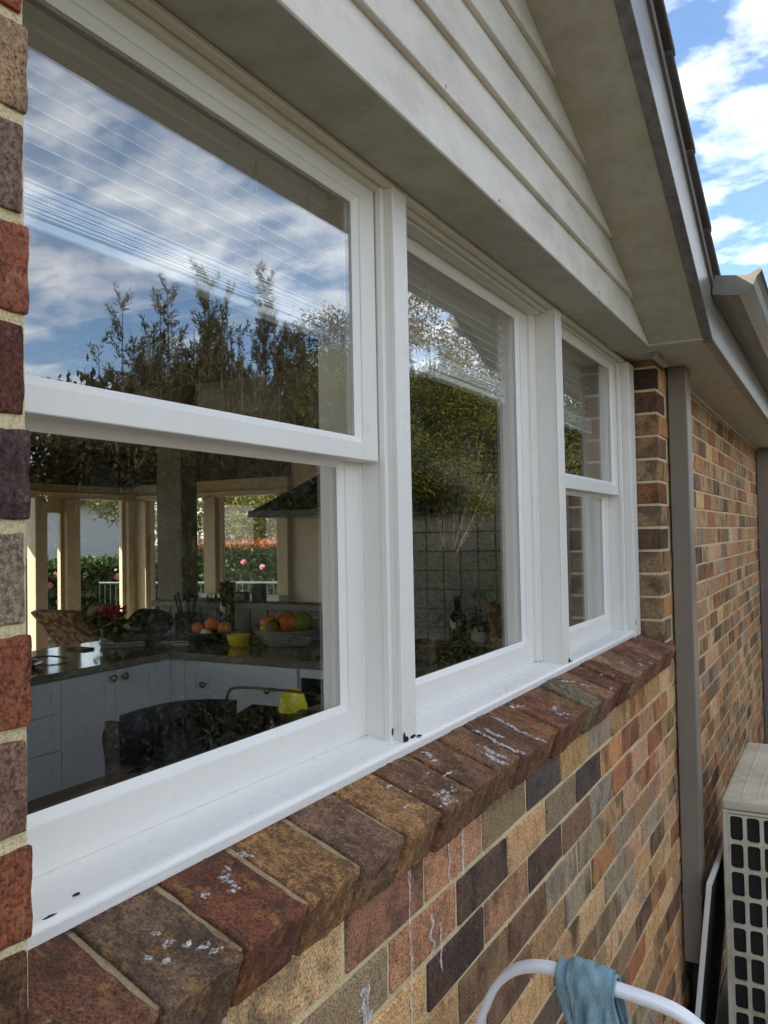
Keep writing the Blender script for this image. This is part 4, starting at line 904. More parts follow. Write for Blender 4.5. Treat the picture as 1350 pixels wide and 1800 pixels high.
part('canopy', MB().hexa([(-1.78, 1.95, 0.63), (-0.95, 1.95, 0.63), (-0.95, 2.45, 0.63), (-1.78, 2.45, 0.63)], [(-1.50, 2.2, 0.83), (-1.2, 2.2, 0.83), (-1.2, 2.45, 0.83), (-1.50, 2.45, 0.83)]), simple('hood_metal', (40, 40, 42), 0.3, metal=0.5), hd, 0.003)
part('rim', MB().box(-1.79, -0.94, 1.94, 2.451, 0.60, 0.6295), simple('hood_rim', (60, 60, 60), 0.3, metal=0.5), hd, 0.002)
part('chimney', MB().box(-1.48, -1.22, 2.22, 2.45, 0.8305, CZ-0.001), simple('hood_metal2', (44, 44, 46), 0.3, metal=0.5), hd)
sk = thing('power_point', 'small double power point on the splashback', 'power point', (-0.92, 2.446, 0.2))
part('plate', MB().box(-0.905, -0.835, 2.4435, 2.448, 0.205, 0.25), simple('power_plate', (60, 60, 60), 0.4), sk, 0.001)
part('socket', MB().box(-0.895, -0.878, 2.441, 2.4434, 0.215, 0.238), bk, sk); part('socket', MB().box(-0.862, -0.845, 2.441, 2.4434, 0.215, 0.238), bk, sk)

# ------------------------------------------------------------------ things on the benches
gl_dark = simple('dark_bottle_glass', (16, 20, 14), 0.08, bump=0); lab = simple('paper_label', (186, 180, 160), 0.7)
def bottle(label, x, y, h, r_, mat, cap, capm, lb=False, z=BZ):
    b = thing('bottle', label, 'bottle', (x, y, z), 'bottles in the kitchen')
    part('glass', MB().lathe([(r_*0.92, 0), (r_, 0.006), (r_, h*0.55), (r_*0.8, h*0.66), (r_*0.38, h*0.75), (r_*0.33, h*0.93)], (x, y, z+0.0005), 18), mat, b, 0, True)
    part('cap', MB().lathe([(r_*0.40, h*0.93), (r_*0.40, h)], (x, y, z+0.0005), 14), capm, b, 0, True)
    if lb: part('paper_label', MB().lathe([(r_*1.02, h*0.14), (r_*1.02, h*0.46)], (x, y, z), 18), lab, b, 0, True)
bottle('tall dark wine bottle among the fruit bowls', -2.27, 2.36, 0.305, 0.040, gl_dark, 'cap', gl_dark)
redcap = simple('red_cap', (128, 34, 24), 0.4, bump=0); oil = simple('oil_glass', (60, 46, 14), 0.1, bump=0)
bottle('square dark bottle with a red neck in front of the tiles', -0.925, 2.33, 0.25, 0.040, gl_dark, 'cap', redcap)
bottle('amber oil bottle beside the red-necked bottle', -0.835, 2.36, 0.20, 0.036, oil, 'cap', bk, True)
wood = NT('kitchen_wood'); p = wood.world; wood.pbr(wood.mix(wood.noise(wood.scale(p, (3, 3, 40)), 2, 4), lin((132, 74, 42)), lin((92, 48, 28))), 0.45)
solo('pepper_mill', MB().lathe([(0.030, 0), (0.031, 0.02), (0.022, 0.05), (0.020, 0.11), (0.028, 0.15), (0.026, 0.16), (0.034, 0.175), (0.035, 0.20), (0.028, 0.222), (0.008, 0.23)], (-0.752, 2.33, BZ+0.0005), 18), wood.m, 'turned wooden pepper mill at the right of the bottles', 'pepper mill', 0, True)
solo('loaf_pan', MB().hexa([(-1.10, 2.16, BZ+.0005), (-0.86, 2.12, BZ+.0005), (-0.84, 2.22, BZ+.0005), (-1.08, 2.26, BZ+.0005)], [(-1.11, 2.15, BZ+.06), (-0.85, 2.11, BZ+.06), (-0.83, 2.23, BZ+.06), (-1.09, 2.27, BZ+.06)]), simple('dark_timber_board', (52, 30, 20), 0.5), 'dark wooden block lying on the bench before the bottles', 'block', 0.006)
solo('biscuit_tin', MB().box(-0.99, -0.90, 2.05, 2.11, BZ+.0005, BZ+.075), simple('tin_brown', (86, 52, 24), 0.35), 'small brown tin on the bench before the dark bottle', 'tin', 0.006)
# fruit
bowl_dark = simple('dark_bowl', (20, 19, 18), 0.3); org = simple('orange_skin', (206, 118, 28), 0.5, bump=0.3, bs=700); lem = simple('lemon_skin', (186, 150, 40), 0.5, bump=0.3, bs=600); pump = simple('pumpkin_skin', (190, 88, 24), 0.55, bump=0.3, bs=90); grn = simple('green_skin', (106, 112, 38), 0.55, bump=0.2, bs=120)
bw = thing('fruit_bowl', 'low black bowl holding oranges before the wine bottle', 'bowl', (-2.22, 2.18, BZ))
part('bowl', MB().lathe([(0.05, 0.0), (0.10, 0.02), (0.135, 0.055), (0.14, 0.062), (0.125, 0.058), (0.09, 0.03), (0.01, 0.02)], (-2.22, 2.18, BZ+.0005), 24), bowl_dark, bw, 0, True)
for i, (dx_, dy_, dz_, mm_, lb_) in enumerate(((-0.07, -0.02, 0.07, org, 'orange at the left in the black bowl'), (0.0, 0.0, 0.095, org, 'topmost orange in the black bowl'), (0.075, 0.01, 0.075, org, 'orange at the right in the black bowl'), (0.02, -0.07, 0.06, simple('paper_napkin', (206, 206, 206), 0.8), 'crumpled white paper napkin in the black bowl'))):
    solo('orange' if i < 3 else 'napkin', MB().ball((-2.22+dx_, 2.18+dy_, BZ+dz_), 0.036 if i < 3 else 0.025, None, 0.035 if i < 3 else 0.018, 14, 10, 0.08 if i < 3 else 0.6, i), mm_, lb_, 'fruit' if i < 3 else 'napkin', 0, True, group='oranges in the black bowl' if i < 3 else None)
yb = simple('yellow_glaze', (222, 196, 40), 0.3, bump=0)
solo('yellow_bowl', MB().lathe([(0.030, 0.0), (0.045, 0.012), (0.058, 0.058), (0.060, 0.062), (0.054, 0.058), (0.040, 0.016), (0.01, 0.012)], (-1.985, 2.10, BZ+.0005), 24), yb, 'small bright yellow bowl on the bench edge', 'bowl', 0, True)
bs_m = NT('whitewashed_wicker'); p = bs_m.world; wv2 = bs_m.n('ShaderNodeTexWave'); wv2.bands_direction = 'Z'; wv2.inputs['Scale'].default_value = 36; wv2.inputs['Distortion'].default_value = 1.2; bs_m.l(p, wv2.inputs['Vector'])
bs_m.pbr(bs_m.mix(wv2.outputs['Fac'], lin((120, 116, 106)), lin((178, 174, 164))), 0.7, bs_m.bump(wv2.outputs['Fac'], 0.8, 0.006), 0.3)
bk_ = solo('fruit_basket', MB().lathe([(0.10, 0.0), (0.125, 0.012), (0.158, 0.075), (0.162, 0.082), (0.150, 0.078), (0.115, 0.02), (0.01, 0.015)], (-1.80, 2.23, BZ+.0005), 30, 1.08, 0.75), bs_m.m, 'oval whitewashed wicker basket full of fruit and gourds', 'basket', 0, True)
for i, (dx_, dy_, dz_, r_, mm_, nm, lb_) in enumerate(((-0.10, 0.0, 0.10, 0.042, org, 'orange', 'orange at the left of the wicker basket'), (-0.04, 0.04, 0.11, 0.040, pump, 'gourd', 'reddish gourd at the back of the wicker basket'), (-0.045, -0.05, 0.085, 0.038, grn, 'gourd', 'small green gourd at the front of the wicker basket'), (0.03, -0.01, 0.115, 0.046, pump, 'pumpkin', 'bright orange pumpkin in the wicker basket'), (0.10, 0.01, 0.115, 0.048, grn, 'gourd', 'large green-yellow gourd at the right of the wicker basket'), (-0.07, -0.06, 0.08, 0.032, lem, 'lemon', 'lemon at the front of the wicker basket'))):
    solo(nm, MB().ball((-1.80+dx_, 2.23+dy_, BZ+dz_), r_, r_, r_*1.05, 14, 10, 0.12, i*1.7), mm_, lb_, 'fruit', 0, True, group='fruit in the wicker basket')
# ledge things
cupm = simple('dark_cup', (24, 22, 20), 0.4); candle = simple('smoky_glass', (60, 54, 46), 0.12)
solo('dark_planter', MB().lathe([(0.038, 0), (0.046, 0.10), (0.048, 0.105), (0.044, 0.1), (0.036, 0.02), (0.005, 0.015)], (-2.385, 2.50, 0.1605), 20), cupm, 'dark tapered cup on the ledge in front of the window frame', 'cup', 0, True)
solo('candle_jar', MB().lathe([(0.040, 0), (0.041, 0.095), (0.043, 0.098), (0.038, 0.094), (0.036, 0.012), (0.005, 0.01)], (-2.165, 2.50, 0.1605), 20), candle, 'smoky glass candle jar with a pale rim on the ledge', 'candle jar', 0, True)
solo('butter_dish', MB().box(-2.33, -2.245, 2.48, 2.53, 0.1605, 0.215), cupm, 'low dark box between the cup and the candle jar', 'box', 0.008)
plm = leaf_material('plant_leaf', (20, 26, 14), (34, 44, 22))
m = MB(); r_ = random.Random(4)
for i in range(60):
    a = r_.uniform(-0.14, 0.14); h_ = r_.uniform(0.015, 0.05); c_ = Vector((-2.62+a, 2.52+r_.uniform(-.03, .03), 0.163))
    m.add([c_+Vector((-.006, 0, 0)), c_+Vector((.006, 0, 0)), c_+Vector((r_.uniform(-.01, .01), r_.uniform(-.01, .01), h_))], [(0, 1, 2)])
pt_ = thing('potted_plant', 'low dark succulent in a trough on the ledge beside the pillar', 'plant', (-2.62, 2.52, 0.16)); part('foliage', m, plm, pt_); part('trough', MB().box(-2.67 if False else -2.675, -2.47, 2.49, 2.55, 0.1605, 0.175), cupm, pt_)
solo('figurine', MB().lathe([(0.022, 0), (0.02, 0.03), (0.012, 0.07), (0.016, 0.09), (0.008, 0.105), (0.013, 0.12), (0.004, 0.137)], (-1.69, 2.5, 0.1605), 14), simple('white_china', (190, 190, 188), 0.3), 'slender white china figurine at the end of the ledge', 'figurine', 0, True)
# peninsula things
paper = simple('magazine_paper', (168, 160, 156), 0.35); ink = simple('magazine_cover', (64, 40, 44), 0.4)
def stack_(name, label, cat, x, y, dx_, dy_, h_, rot, mats):
    o_ = thing(name, label, cat, (x, y, BZ))
    for i, mt_ in enumerate(mats):
        mm = MB().box(-dx_/2, dx_/2, -dy_/2, dy_/2, 0, h_)
        link('sheet', mm.mesh('sheet', 0.001), mt_, o_, (x+rnd.uniform(-.02, .02), y+rnd.uniform(-.02, .02), BZ+0.0005+i*(h_+0.0006)), (0, 0, rot+rnd.uniform(-.25, .25)))
stack_('magazines', 'untidy pile of magazines on the peninsula near the flowers', 'magazines', -2.66, 2.0, 0.21, 0.28, 0.006, 0.9, (paper, ink, paper, ink))
o_ = solo('mobile_phone', MB().box(-2.73, -2.60, 1.70, 1.77, BZ+.0005, BZ+.010), bk, 'black phone lying on the peninsula benchtop', 'phone', 0.004)
solo('reading_glasses', MB().tube(catmull([(-2.45, 1.33, BZ+.012), (-2.52, 1.30, BZ+.022), (-2.58, 1.36, BZ+.012), (-2.50, 1.42, BZ+.020), (-2.42, 1.46, BZ+.01)], 5), 0.004, 6), bk, 'dark folded reading glasses at the left end of the peninsula', 'glasses', 0, True)
solo('shallow_tray', MB().lathe([(0.09, 0.0), (0.12, 0.018), (0.122, 0.02), (0.112, 0.018), (0.08, 0.006), (0.01, 0.005)], (-2.45, 1.2, BZ+.0005), 24), simple('tray_steel', (120, 116, 108), 0.25, metal=0.7), 'shallow metal tray at the left edge of the peninsula', 'tray', 0, True)
bagm = simple('black_leather', (16, 15, 15), 0.45, bump=0.3, bs=90)
hb_ = thing('handbag', 'slumped black leather handbag on the end of the peninsula', 'handbag', (-2.78, 2.25, BZ))
part('body', MB().ball((-2.74, 2.27, BZ+0.075), 0.10, 0.13, 0.076, 18, 12, 0.5, 3), bagm, hb_, 0, True); part('strap', MB().tube(catmull([(-2.70, 2.2, BZ+.12), (-2.62, 2.16, BZ+.03), (-2.54, 2.22, BZ+.012), (-2.50, 2.30, BZ+.012), (-2.56, 2.34, BZ+.02)], 5), 0.006, 6), bagm, hb_, 0, True)
ut = thing('utensil_crock', 'dark crock of kitchen utensils in the bench corner', 'utensil crock', (-2.56, 2.36, BZ))
part('crock', MB().lathe([(0.055, 0), (0.062, 0.02), (0.058, 0.12), (0.062, 0.125), (0.05, 0.12), (0.01, 0.02)], (-2.56, 2.36, BZ+.0005), 18), cupm, ut, 0, True)
for i in range(7):
    a = i*0.9; part('utensil', MB().tube([(-2.56+0.02*math.cos(a), 2.36+0.02*math.sin(a), BZ+0.05), (-2.56+0.07*math.cos(a), 2.36+0.045*math.sin(a), BZ+0.20+0.02*(i % 3))], [0.004, 0.009], 6), simple('utensil_metal%d' % i, (70, 66, 60), 0.35, metal=0.5), ut, 0, True)
solo('charging_cable', MB().tube(catmull([(-2.42, 2.10, BZ+.004), (-2.36, 2.05, BZ+.004), (-2.28, 2.07, BZ+.004), (-2.33, 2.12, BZ+.006), (-2.40, 2.13, BZ+.004), (-2.47, 2.08, BZ+.004), (-2.5, 2.16, BZ+.004)], 6), 0.003, 6), simple('white_cable', (190, 190, 186), 0.5), 'white looped cable on the bench in front of the crock', 'cable', 0, True)
# flowers
fp = thing('potted_flowers', 'pot of dark magenta flowers standing on the peninsula edge', 'flowers', (-2.95, 2.12, BZ))
part('pot', MB().lathe([(0.045, 0), (0.06, 0.06), (0.062, 0.065), (0.055, 0.06), (0.01, 0.05)], (-2.80, 2.06, BZ+.0005), 16), cupm, fp, 0, True)
m = MB(); m2 = MB(); r_ = random.Random(12)
for i in range(90):
    a, q_ = r_.uniform(0, 6.28), r_.uniform(0, .085); c_ = Vector((-2.80+q_*math.cos(a), 2.06+q_*math.sin(a), BZ+0.065+r_.uniform(0, .05)))
    d_ = Vector((r_.uniform(-1, 1), r_.uniform(-1, 1), r_.uniform(0, 1))).normalized()*0.03; e_ = d_.orthogonal().normalized()*0.014
    m.add([c_-e_, c_+d_*.5-e_*1.3, c_+d_, c_+d_*.5+e_*1.3], [(0, 1, 2, 3)])
for i in range(46):
    a, q_ = r_.uniform(0, 6.28), r_.uniform(0, .07); c_ = Vector((-2.80+q_*math.cos(a), 2.06+q_*math.sin(a), BZ+0.115+r_.uniform(0, .06)))
    for k in range(3):
        d_ = Vector((r_.uniform(-1, 1), r_.uniform(-1, 1), r_.uniform(-.2, 1))).normalized()*0.022; e_ = d_.orthogonal().normalized()*0.010
        m2.add([c_-e_, c_+d_-e_*.6, c_+d_+e_*.6, c_+e_], [(0, 1, 2, 3)])
part('leaves', m, plm, fp); part('blossoms', m2, leaf_material('magenta_petal', (96, 16, 40), (170, 34, 78)), fp)
# dish rack at the window
rk = thing('dish_rack', 'wire dish rack standing on the bench just behind the near window', 'dish rack', (-0.5, 0.1, BZ))
wire = simple('rack_wire', (84, 76, 62), 0.3, metal=0.7, bump=0)
X0, X1, YA, YZ = -0.60, -0.345, 0.02, 0.36
def rect_loop(z, pts=None): return [(X0, YA, z), (X1, YA, z), (X1, YZ, z), (X0, YZ, z), (X0, YA, z)]
for z in (BZ+0.02, BZ+0.13): part('rim', MB().tube(rect_loop(z), 0.0032, 6), wire, rk)
m = MB()
n_ = 13
for i in range(n_+1):
    y = YA+(YZ-YA)*i/n_; m.tube([(X1, y, BZ+.13), (X1, y, BZ+.02), (X0, y, BZ+.02), (X0, y, BZ+.13)], 0.0016, 5)
part('wire', m, wire, rk)['kind'] = 'stuff'
for (yy_, nm) in ((YA, 'handle'), (YZ, 'handle')):
    part(nm, MB().tube(catmull([(X1, yy_, BZ+.13), (X1-.005, yy_, BZ+.185), (X1-.03, yy_, BZ+.20), (X0+.05, yy_+ (0.06 if yy_ < 0.1 else 0), BZ+.20 - (0.03 if yy_ < 0.1 else 0)), (X0+.005, yy_, BZ+.185), (X0, yy_, BZ+.13)], 5), 0.0032, 6), wire, rk, 0, True)
tr = thing('black_drainer', 'black slotted plastic tray standing upright in the dish rack', 'drainer tray', (-0.46, 0.1, BZ+.02))
navy = simple('navy_plastic', (15, 18, 26), 0.35, bump=0.02)
m = MB(); pr = [(-0.055, 0.03), (0.225, 0.03), (0.235, 0.183)]
for i in range(9): t_ = i/8; pr.append((0.235-0.30*t_, 0.183+0.03*math.sin(t_*2.2)*0.8+0.008*t_))
m.prism(pr, 'x', -0.475, -0.467); part('panel', m, navy, tr, 0.002)
for i in range(9): part('slat', MB().box(-0.466, -0.458, 0.0+0.023*i, 0.008+0.023*i, 0.125, 0.178), navy, tr, 0.001)
m = MB(); m.prism([(-0.07, 0.03), (-0.062, 0.03), (-0.060, 0.199), (-0.072, 0.199)], 'x', -0.50, -0.4665); part('side', m, navy, tr)
ybt = simple('yellow_plastic', (226, 212, 52), 0.35, bump=0.02)
bt = thing('yellow_bottle', 'upturned yellow plastic bottle draining in the dish rack', 'bottle', (-0.45, 0.39, BZ))
V = []; F = []; secs = [(0.0, 0.022, 0.016), (0.015, 0.034, 0.022), (0.07, 0.038, 0.026), (0.14, 0.034, 0.024), (0.168, 0.028, 0.018), (0.178, 0.014, 0.010)]
for (h_, ry, rx) in secs:
    for k in range(20):
        a = 2*math.pi*k/20; ca, sa = math.cos(a), math.sin(a); ca = math.copysign(abs(ca)**.7, ca); sa = math.copysign(abs(sa)**.7, sa)
        V.append((-0.45+rx*ca, 0.402+ry*sa-0.10*(h_)*1.0+0.012, BZ+0.02+h_))
F = [(i*20+k, i*20+(k+1) % 20, (i+1)*20+(k+1) % 20, (i+1)*20+k) for i in range(5) for k in range(20)] + [tuple(range(19, -1, -1)), tuple(range(100, 120))]
mm = MB(); mm.add(V, F); part('body', mm, ybt, bt, 0, True)
m = MB().box(-0.4245, -0.4228, 0.372, 0.375, BZ+.05, BZ+.16); part('seam', m, ybt, bt)
dt = thing('dish_tray', 'black rectangular tray lying in the dish rack under the yellow bottle', 'tray', (-0.4, 0.33, BZ+.08)); part('tray', MB().hexa([(-0.56, 0.20, BZ+.095), (-0.36, 0.20, BZ+.095), (-0.36, 0.40, BZ+.135), (-0.56, 0.40, BZ+.135)], [(-0.56, 0.20, BZ+.118), (-0.36, 0.20, BZ+.118), (-0.36, 0.40, BZ+.158), (-0.56, 0.40, BZ+.158)]), navy, dt, 0.003)
solo('blue_cloth_packet', MB().hexa([(-0.44, 0.47, BZ+.07), (-0.39, 0.47, BZ+.07), (-0.39, 0.55, BZ+.08), (-0.44, 0.55, BZ+.08)], [(-0.44, 0.48, BZ+.12), (-0.41, 0.48, BZ+.12), (-0.41, 0.54, BZ+.14), (-0.44, 0.54, BZ+.14)]), simple('blue_packet', (110, 140, 186), 0.5), 'small light blue packet at the right of the yellow bottle', 'packet', 0.003)
# armchair in the dining room
fab = NT('tapestry_fabric'); p = fab.world
fab.pbr(fab.mix(fab.ramp(fab.noise(p, 22, 3), (0.45, 0), (0.55, 1)), lin((150, 122, 86)), lin((92, 58, 40))), 0.9, fab.bump(fab.noise(p, 300, 2), 0.3, 0.002), 0.15)
ch_ = thing('armchair', 'patterned fabric wing armchair with curved back in the dining room', 'armchair', (-4.3, 3.0, FZ0))
seat_z = FZ0+0.42
def curved_back():
    m = MB(); pts = []
    for i in range(9): t_ = i/8; pts.append((3.30-0.10*t_-0.26*t_*t_, seat_z-0.1+0.60*t_))
    th = [0.14-0.05*i/8 for i in range(9)]
    prof = [(y, z) for y, z in pts] + [(y+th[i]*0.9, z+th[i]*0.25) for i, (y, z) in reversed(list(enumerate(pts)))]
    m.prism(prof, 'x', -4.62, -4.12); return m
part('back', curved_back(), fab.m, ch_, 0.03, True, 3); part('seat', MB().box(-4.66, -4.0, 3.18, 3.86, seat_z-0.16, seat_z), fab.m, ch_, 0.05, True, 3)
for xa in (-4.79, -3.99): part('arm', MB().box(xa, xa+0.12, 3.12, 3.84, seat_z-0.2, seat_z+0.20), fab.m, ch_, 0.05, True, 3)
for (xa, ya_) in ((-4.68, 3.22), (-4.02, 3.22), (-4.68, 3.8), (-4.02, 3.8)): part('leg', MB().box(xa-.025, xa+.025, ya_-.025, ya_+.025, FZ0+.0005, seat_z-0.15), wood.m, ch_)
part('cushion', MB().ball((-4.3, 3.36, seat_z+0.30), 0.24, 0.10, 0.24, 16, 12, 0.15, 2), fab.m, ch_, 0, True)
solo('grey_cushion', MB().ball((-4.3, 3.52, seat_z+0.19), 0.2, 0.09, 0.2, 16, 12, 0.2, 5), simple('grey_cushion', (120, 122, 128), 0.9), 'grey scatter cushion propped on the armchair seat', 'cushion', 0, True)

# ------------------------------------------------------------------ trees and garden
bark = NT('bark'); p = bark.world
bark.pbr(bark.mix(bark.noise(bark.scale(p, (6, 6, 1.5)), 4, 5), lin((92, 80, 68)), lin((58, 48, 40))), 0.9, bark.bump(bark.noise(p, 40, 4), 0.5, 0.01), 0.15)
pale_bark = simple('pale_bark', (112, 102, 88), 0.8, var=0.3, vs=6)
LEAF = {'tea': leaf_material('tea_tree_leaf', (40, 40, 20), (60, 58, 30), (78, 72, 40)), 'wattle': leaf_material('wattle_leaf', (40, 46, 12), (66, 70, 18), (96, 92, 28)),
        'gum': leaf_material('gum_leaf', (70, 70, 40), (96, 88, 56), (118, 92, 58)), 'shrub': leaf_material('shrub_leaf', (17, 21, 10), (25, 30, 14), (37, 39, 19), 0.9, 0.05, 0.05),
        'hedge': leaf_material('hedge_leaf', (26, 42, 16), (50, 72, 28), (92, 112, 42), 0.4), 'bush': leaf_material('bush_leaf', (70, 76, 34), (110, 108, 50), (150, 134, 70)), 'rust': leaf_material('rust_leaf', (120, 66, 36), (160, 96, 54))}
def leaves(name, P, D, ln, wd, mat, parent, seed=0):
    """diamond leaves: centres P, directions D"""
    rg = np.random.default_rng(seed); P = np.asarray(P, float); D = np.asarray(D, float); n = len(P)
    D = D/np.maximum(np.linalg.norm(D, axis=1, keepdims=True), 1e-6)
    A = rg.normal(size=(n, 3)); Sd = np.cross(D, A); Sd /= np.maximum(np.linalg.norm(Sd, axis=1, keepdims=True), 1e-6)
    l = (ln*rg.uniform(0.65, 1.25, n))[:, None]; w_ = (wd*rg.uniform(0.7, 1.2, n))[:, None]
    V = np.stack([P, P+D*l*0.45+Sd*w_*0.5, P+D*l, P+D*l*0.45-Sd*w_*0.5], 1).reshape(-1, 3)
    me = bpy.data.meshes.new(name); me.vertices.add(4*n); me.vertices.foreach_set('co', V.astype(np.float32).ravel())
    me.loops.add(4*n); me.loops.foreach_set('vertex_index', np.arange(4*n, dtype=np.int32)); me.polygons.add(n)
    me.polygons.foreach_set('loop_start', np.arange(0, 4*n, 4, dtype=np.int32)); me.update(calc_edges=True); me.validate()
    return link(name, me, mat, parent)
def upright_tree(label, x, y, h, wd, seed, group, nst=36, nsh=32, nlf=52, mat='tea', name='tea_tree'):
    h += 0.45; r_ = np.random.default_rng(seed); t = thing(name, label, 'tree', (x, y, GZ), group); tr_ = MB(); P = []; D = []
    for s_ in range(nst):
        a = r_.uniform(0, 6.283); rad = wd*math.sqrt(r_.uniform(0.02, 1)); hh = h*(1-0.34*(rad/wd)**1.5)*r_.uniform(0.86, 1.03)
        if s_ == 0: rad, hh = 0.05, h
        b0 = np.array([x+r_.uniform(-.08, .08), y+r_.uniform(-.08, .08), GZ]); tip = np.array([x+rad*math.cos(a), y+rad*math.sin(a), GZ+hh]); mid = (b0+tip)/2+np.array([rad*.35*math.cos(a), rad*.35*math.sin(a), -.1])
        C = [b0*(1-q)**2+mid*2*q*(1-q)+tip*q*q for q in np.linspace(0, 1, 9)]
        tr_.tube([tuple(c) for c in C], [0.035*(1-q)+0.004 for q in np.linspace(0, 1, 9)], 5, False)
        for k in range(nsh):
            q = r_.uniform(0.08, 1.0)**0.75; c = b0*(1-q)**2+mid*2*q*(1-q)+tip*q*q; an = r_.uniform(0, 6.283)
            sl_ = (0.24+0.40*(1-q))*r_.uniform(0.7, 1.3); d = np.array([math.cos(an)*.5, math.sin(an)*.5, 0.86])
            if k % 4 == 0: tr_.tube([tuple(c), tuple(c+d*sl_)], [0.005, 0.002], 3, False)
            u = r_.uniform(0.05, 1, (nlf, 1)); P.append(c+d*sl_*u+r_.normal(size=(nlf, 3))*0.016); D.append(d*1.1+r_.normal(size=(nlf, 3))*0.55)
    P = np.concatenate(P); D = np.concatenate(D)
    part('trunk', tr_, bark.m, t); leaves('crown', P, D, 0.074, 0.0135, LEAF[mat], t, seed)
    return t
def bushy_tree(label, x, y, clumps, nleaf, ln, wd, mat, seed, group, name='wattle_tree', barkm=None, trunk_r=0.07, base=None, fork=0.45, cat='tree', droop=0.0, z0=None):
    r_ = np.random.default_rng(seed); gz = GZ if z0 is None else z0; t = thing(name, label, cat, (x, y, gz), group); tr_ = MB(); P = []; D = []
    cs = np.array(clumps, float); top_z = cs[:, 2].mean(); fk = Vector((x, y, gz+(top_z-gz)*fork))
    bx, by = base or (x, y)
    tr_.tube(catmull([(bx, by, gz), (bx+.05, by+.03, gz+(fk.z-gz)*.5), tuple(fk)], 5), [trunk_r*(1-0.04*i) for i in range(11)], 8, False)
    tot = sum(c[3]**2 for c in cs)
    for ci, (cx_, cy_, cz_, cr_) in enumerate(cs):
        lr_ = 0.6 if ci % 5 == 0 else 0.16
        mid_ = (fk+Vector((cx_, cy_, cz_)))/2+Vector((r_.uniform(-.15, .15), r_.uniform(-.15, .15), -.1))
        C = catmull([tuple(fk), tuple(mid_), (cx_, cy_, cz_)], 4); tr_.tube(C, [trunk_r*lr_*(1-0.8*i/(len(C)-1)) for i in range(len(C))], 5, False)
        for k in range(5):
            d = Vector(r_.normal(size=3)).normalized(); e = Vector((cx_, cy_, cz_))+d*cr_*0.9; tr_.tube([tuple(C[-2]), tuple(e)], [trunk_r*0.2, 0.003], 4, False)
        n = int(nleaf*cr_**2/tot); d = r_.normal(size=(n, 3)); d /= np.linalg.norm(d, axis=1, keepdims=True)
        q = (0.35+0.65*r_.uniform(0, 1, n)**0.6)[:, None]*cr_*(1+0.25*np.sin(d[:, :1]*7+cx_*3)*np.cos(d[:, 1:2]*6+cz_*5))
        pp = np.array([cx_, cy_, cz_])+d*q*np.array([1, 1, 0.85]); P.append(pp); D.append(d*0.8+r_.normal(size=(n, 3))*0.6+np.array([0, 0, 0.25-droop]))
    part('trunk', tr_, barkm or bark.m, t); leaves('crown' if cat == 'tree' else 'foliage', np.concatenate(P), np.concatenate(D), ln, wd, LEAF[mat], t, seed)
    return t
def blob_clumps(x, y, z, rx, ry, rz, n, cr, seed):
    r_ = np.random.default_rng(seed); o_ = []
    for i in range(n):
        d = r_.normal(size=3); d /= np.linalg.norm(d); q = r_.uniform(0.45, 1)
        o_.append((x+d[0]*rx*q, y+d[1]*ry*q, z+d[2]*rz*q, cr*r_.uniform(0.75, 1.25)))
    return o_
G1 = 'feathery trees reflected in the near window'
upright_tree('leftmost feathery tea tree reflected in the large near window', 6.1, 5.50, 4.45, 0.85, 1, G1)
upright_tree('second feathery tea tree from the left in the near window reflection', 6.3, 6.40, 4.85, 0.85, 2, G1)
upright_tree('feathery tree with a thin tip behind the knotted blind cord', 6.2, 7.10, 5.25, 0.8, 3, G1)
upright_tree('feathery tea tree just right of the knotted cord reflection', 6.4, 7.75, 5.15, 0.7, 4, G1, 28, 28, 52)
upright_tree('tallest pointed feathery tree in the near window reflection', 6.5, 8.75, 5.75, 0.95, 5, G1, 38, 32, 52)
upright_tree('shorter feathery tree at the right side of the near window reflection', 6.7, 9.9, 5.2, 1.1, 6, G1, 34, 30, 52)
for lb_, (x_, y_, z_, sd_) in (('dense olive tree behind the two leftmost feathery trees', (7.3, 6.9, 1.55, 21)), ('dense olive tree behind the knotted cord reflection', (7.3, 8.9, 2.0, 22)), ('dense olive tree behind the tallest feathery tree', (7.4, 11.2, 2.3, 23))):
    bushy_tree(lb_, x_, y_, blob_clumps(x_, y_, z_, 0.6, 1.0, 1.1, 16, 0.5, sd_), 24000, 0.08, 0.018, 'tea', sd_, 'olive trees behind the feathery trees', name='olive_tree', trunk_r=0.05, fork=0.3)
G2 = 'green trees along the garden boundary'
bushy_tree('rounded dark green tree reflected low at the right of the near window', 5.9, 9.6, blob_clumps(5.9, 9.7, 2.2, 0.8, 1.3, 1.1, 20, 0.55, 11), 34000, 0.07, 0.02, 'wattle', 11, G2)
bushy_tree('leafy tree between the rounded tree and the middle window reflection', 6.6, 11.2, blob_clumps(6.6, 11.3, 3.0, 0.8, 1.0, 1.2, 16, 0.6, 12), 22000, 0.075, 0.025, 'shrub', 12, G2)
bushy_tree('big golden green wattle with pale forked trunk filling the middle window reflection', 6.0, 13.9, blob_clumps(6.0, 14.2, 2.3, 1.2, 2.3, 1.5, 40, 0.75, 13), 95000, 0.085, 0.021, 'wattle', 13, G2, trunk_r=0.06, base=(5.9, 13.4), fork=0.36)
bushy_tree('second golden green wattle at the right edge of the middle window reflection', 6.4, 17.6, blob_clumps(6.4, 17.6, 2.4, 1.2, 1.8, 1.2, 22, 0.75, 14), 36000, 0.09, 0.022, 'wattle', 14, G2, trunk_r=0.09)
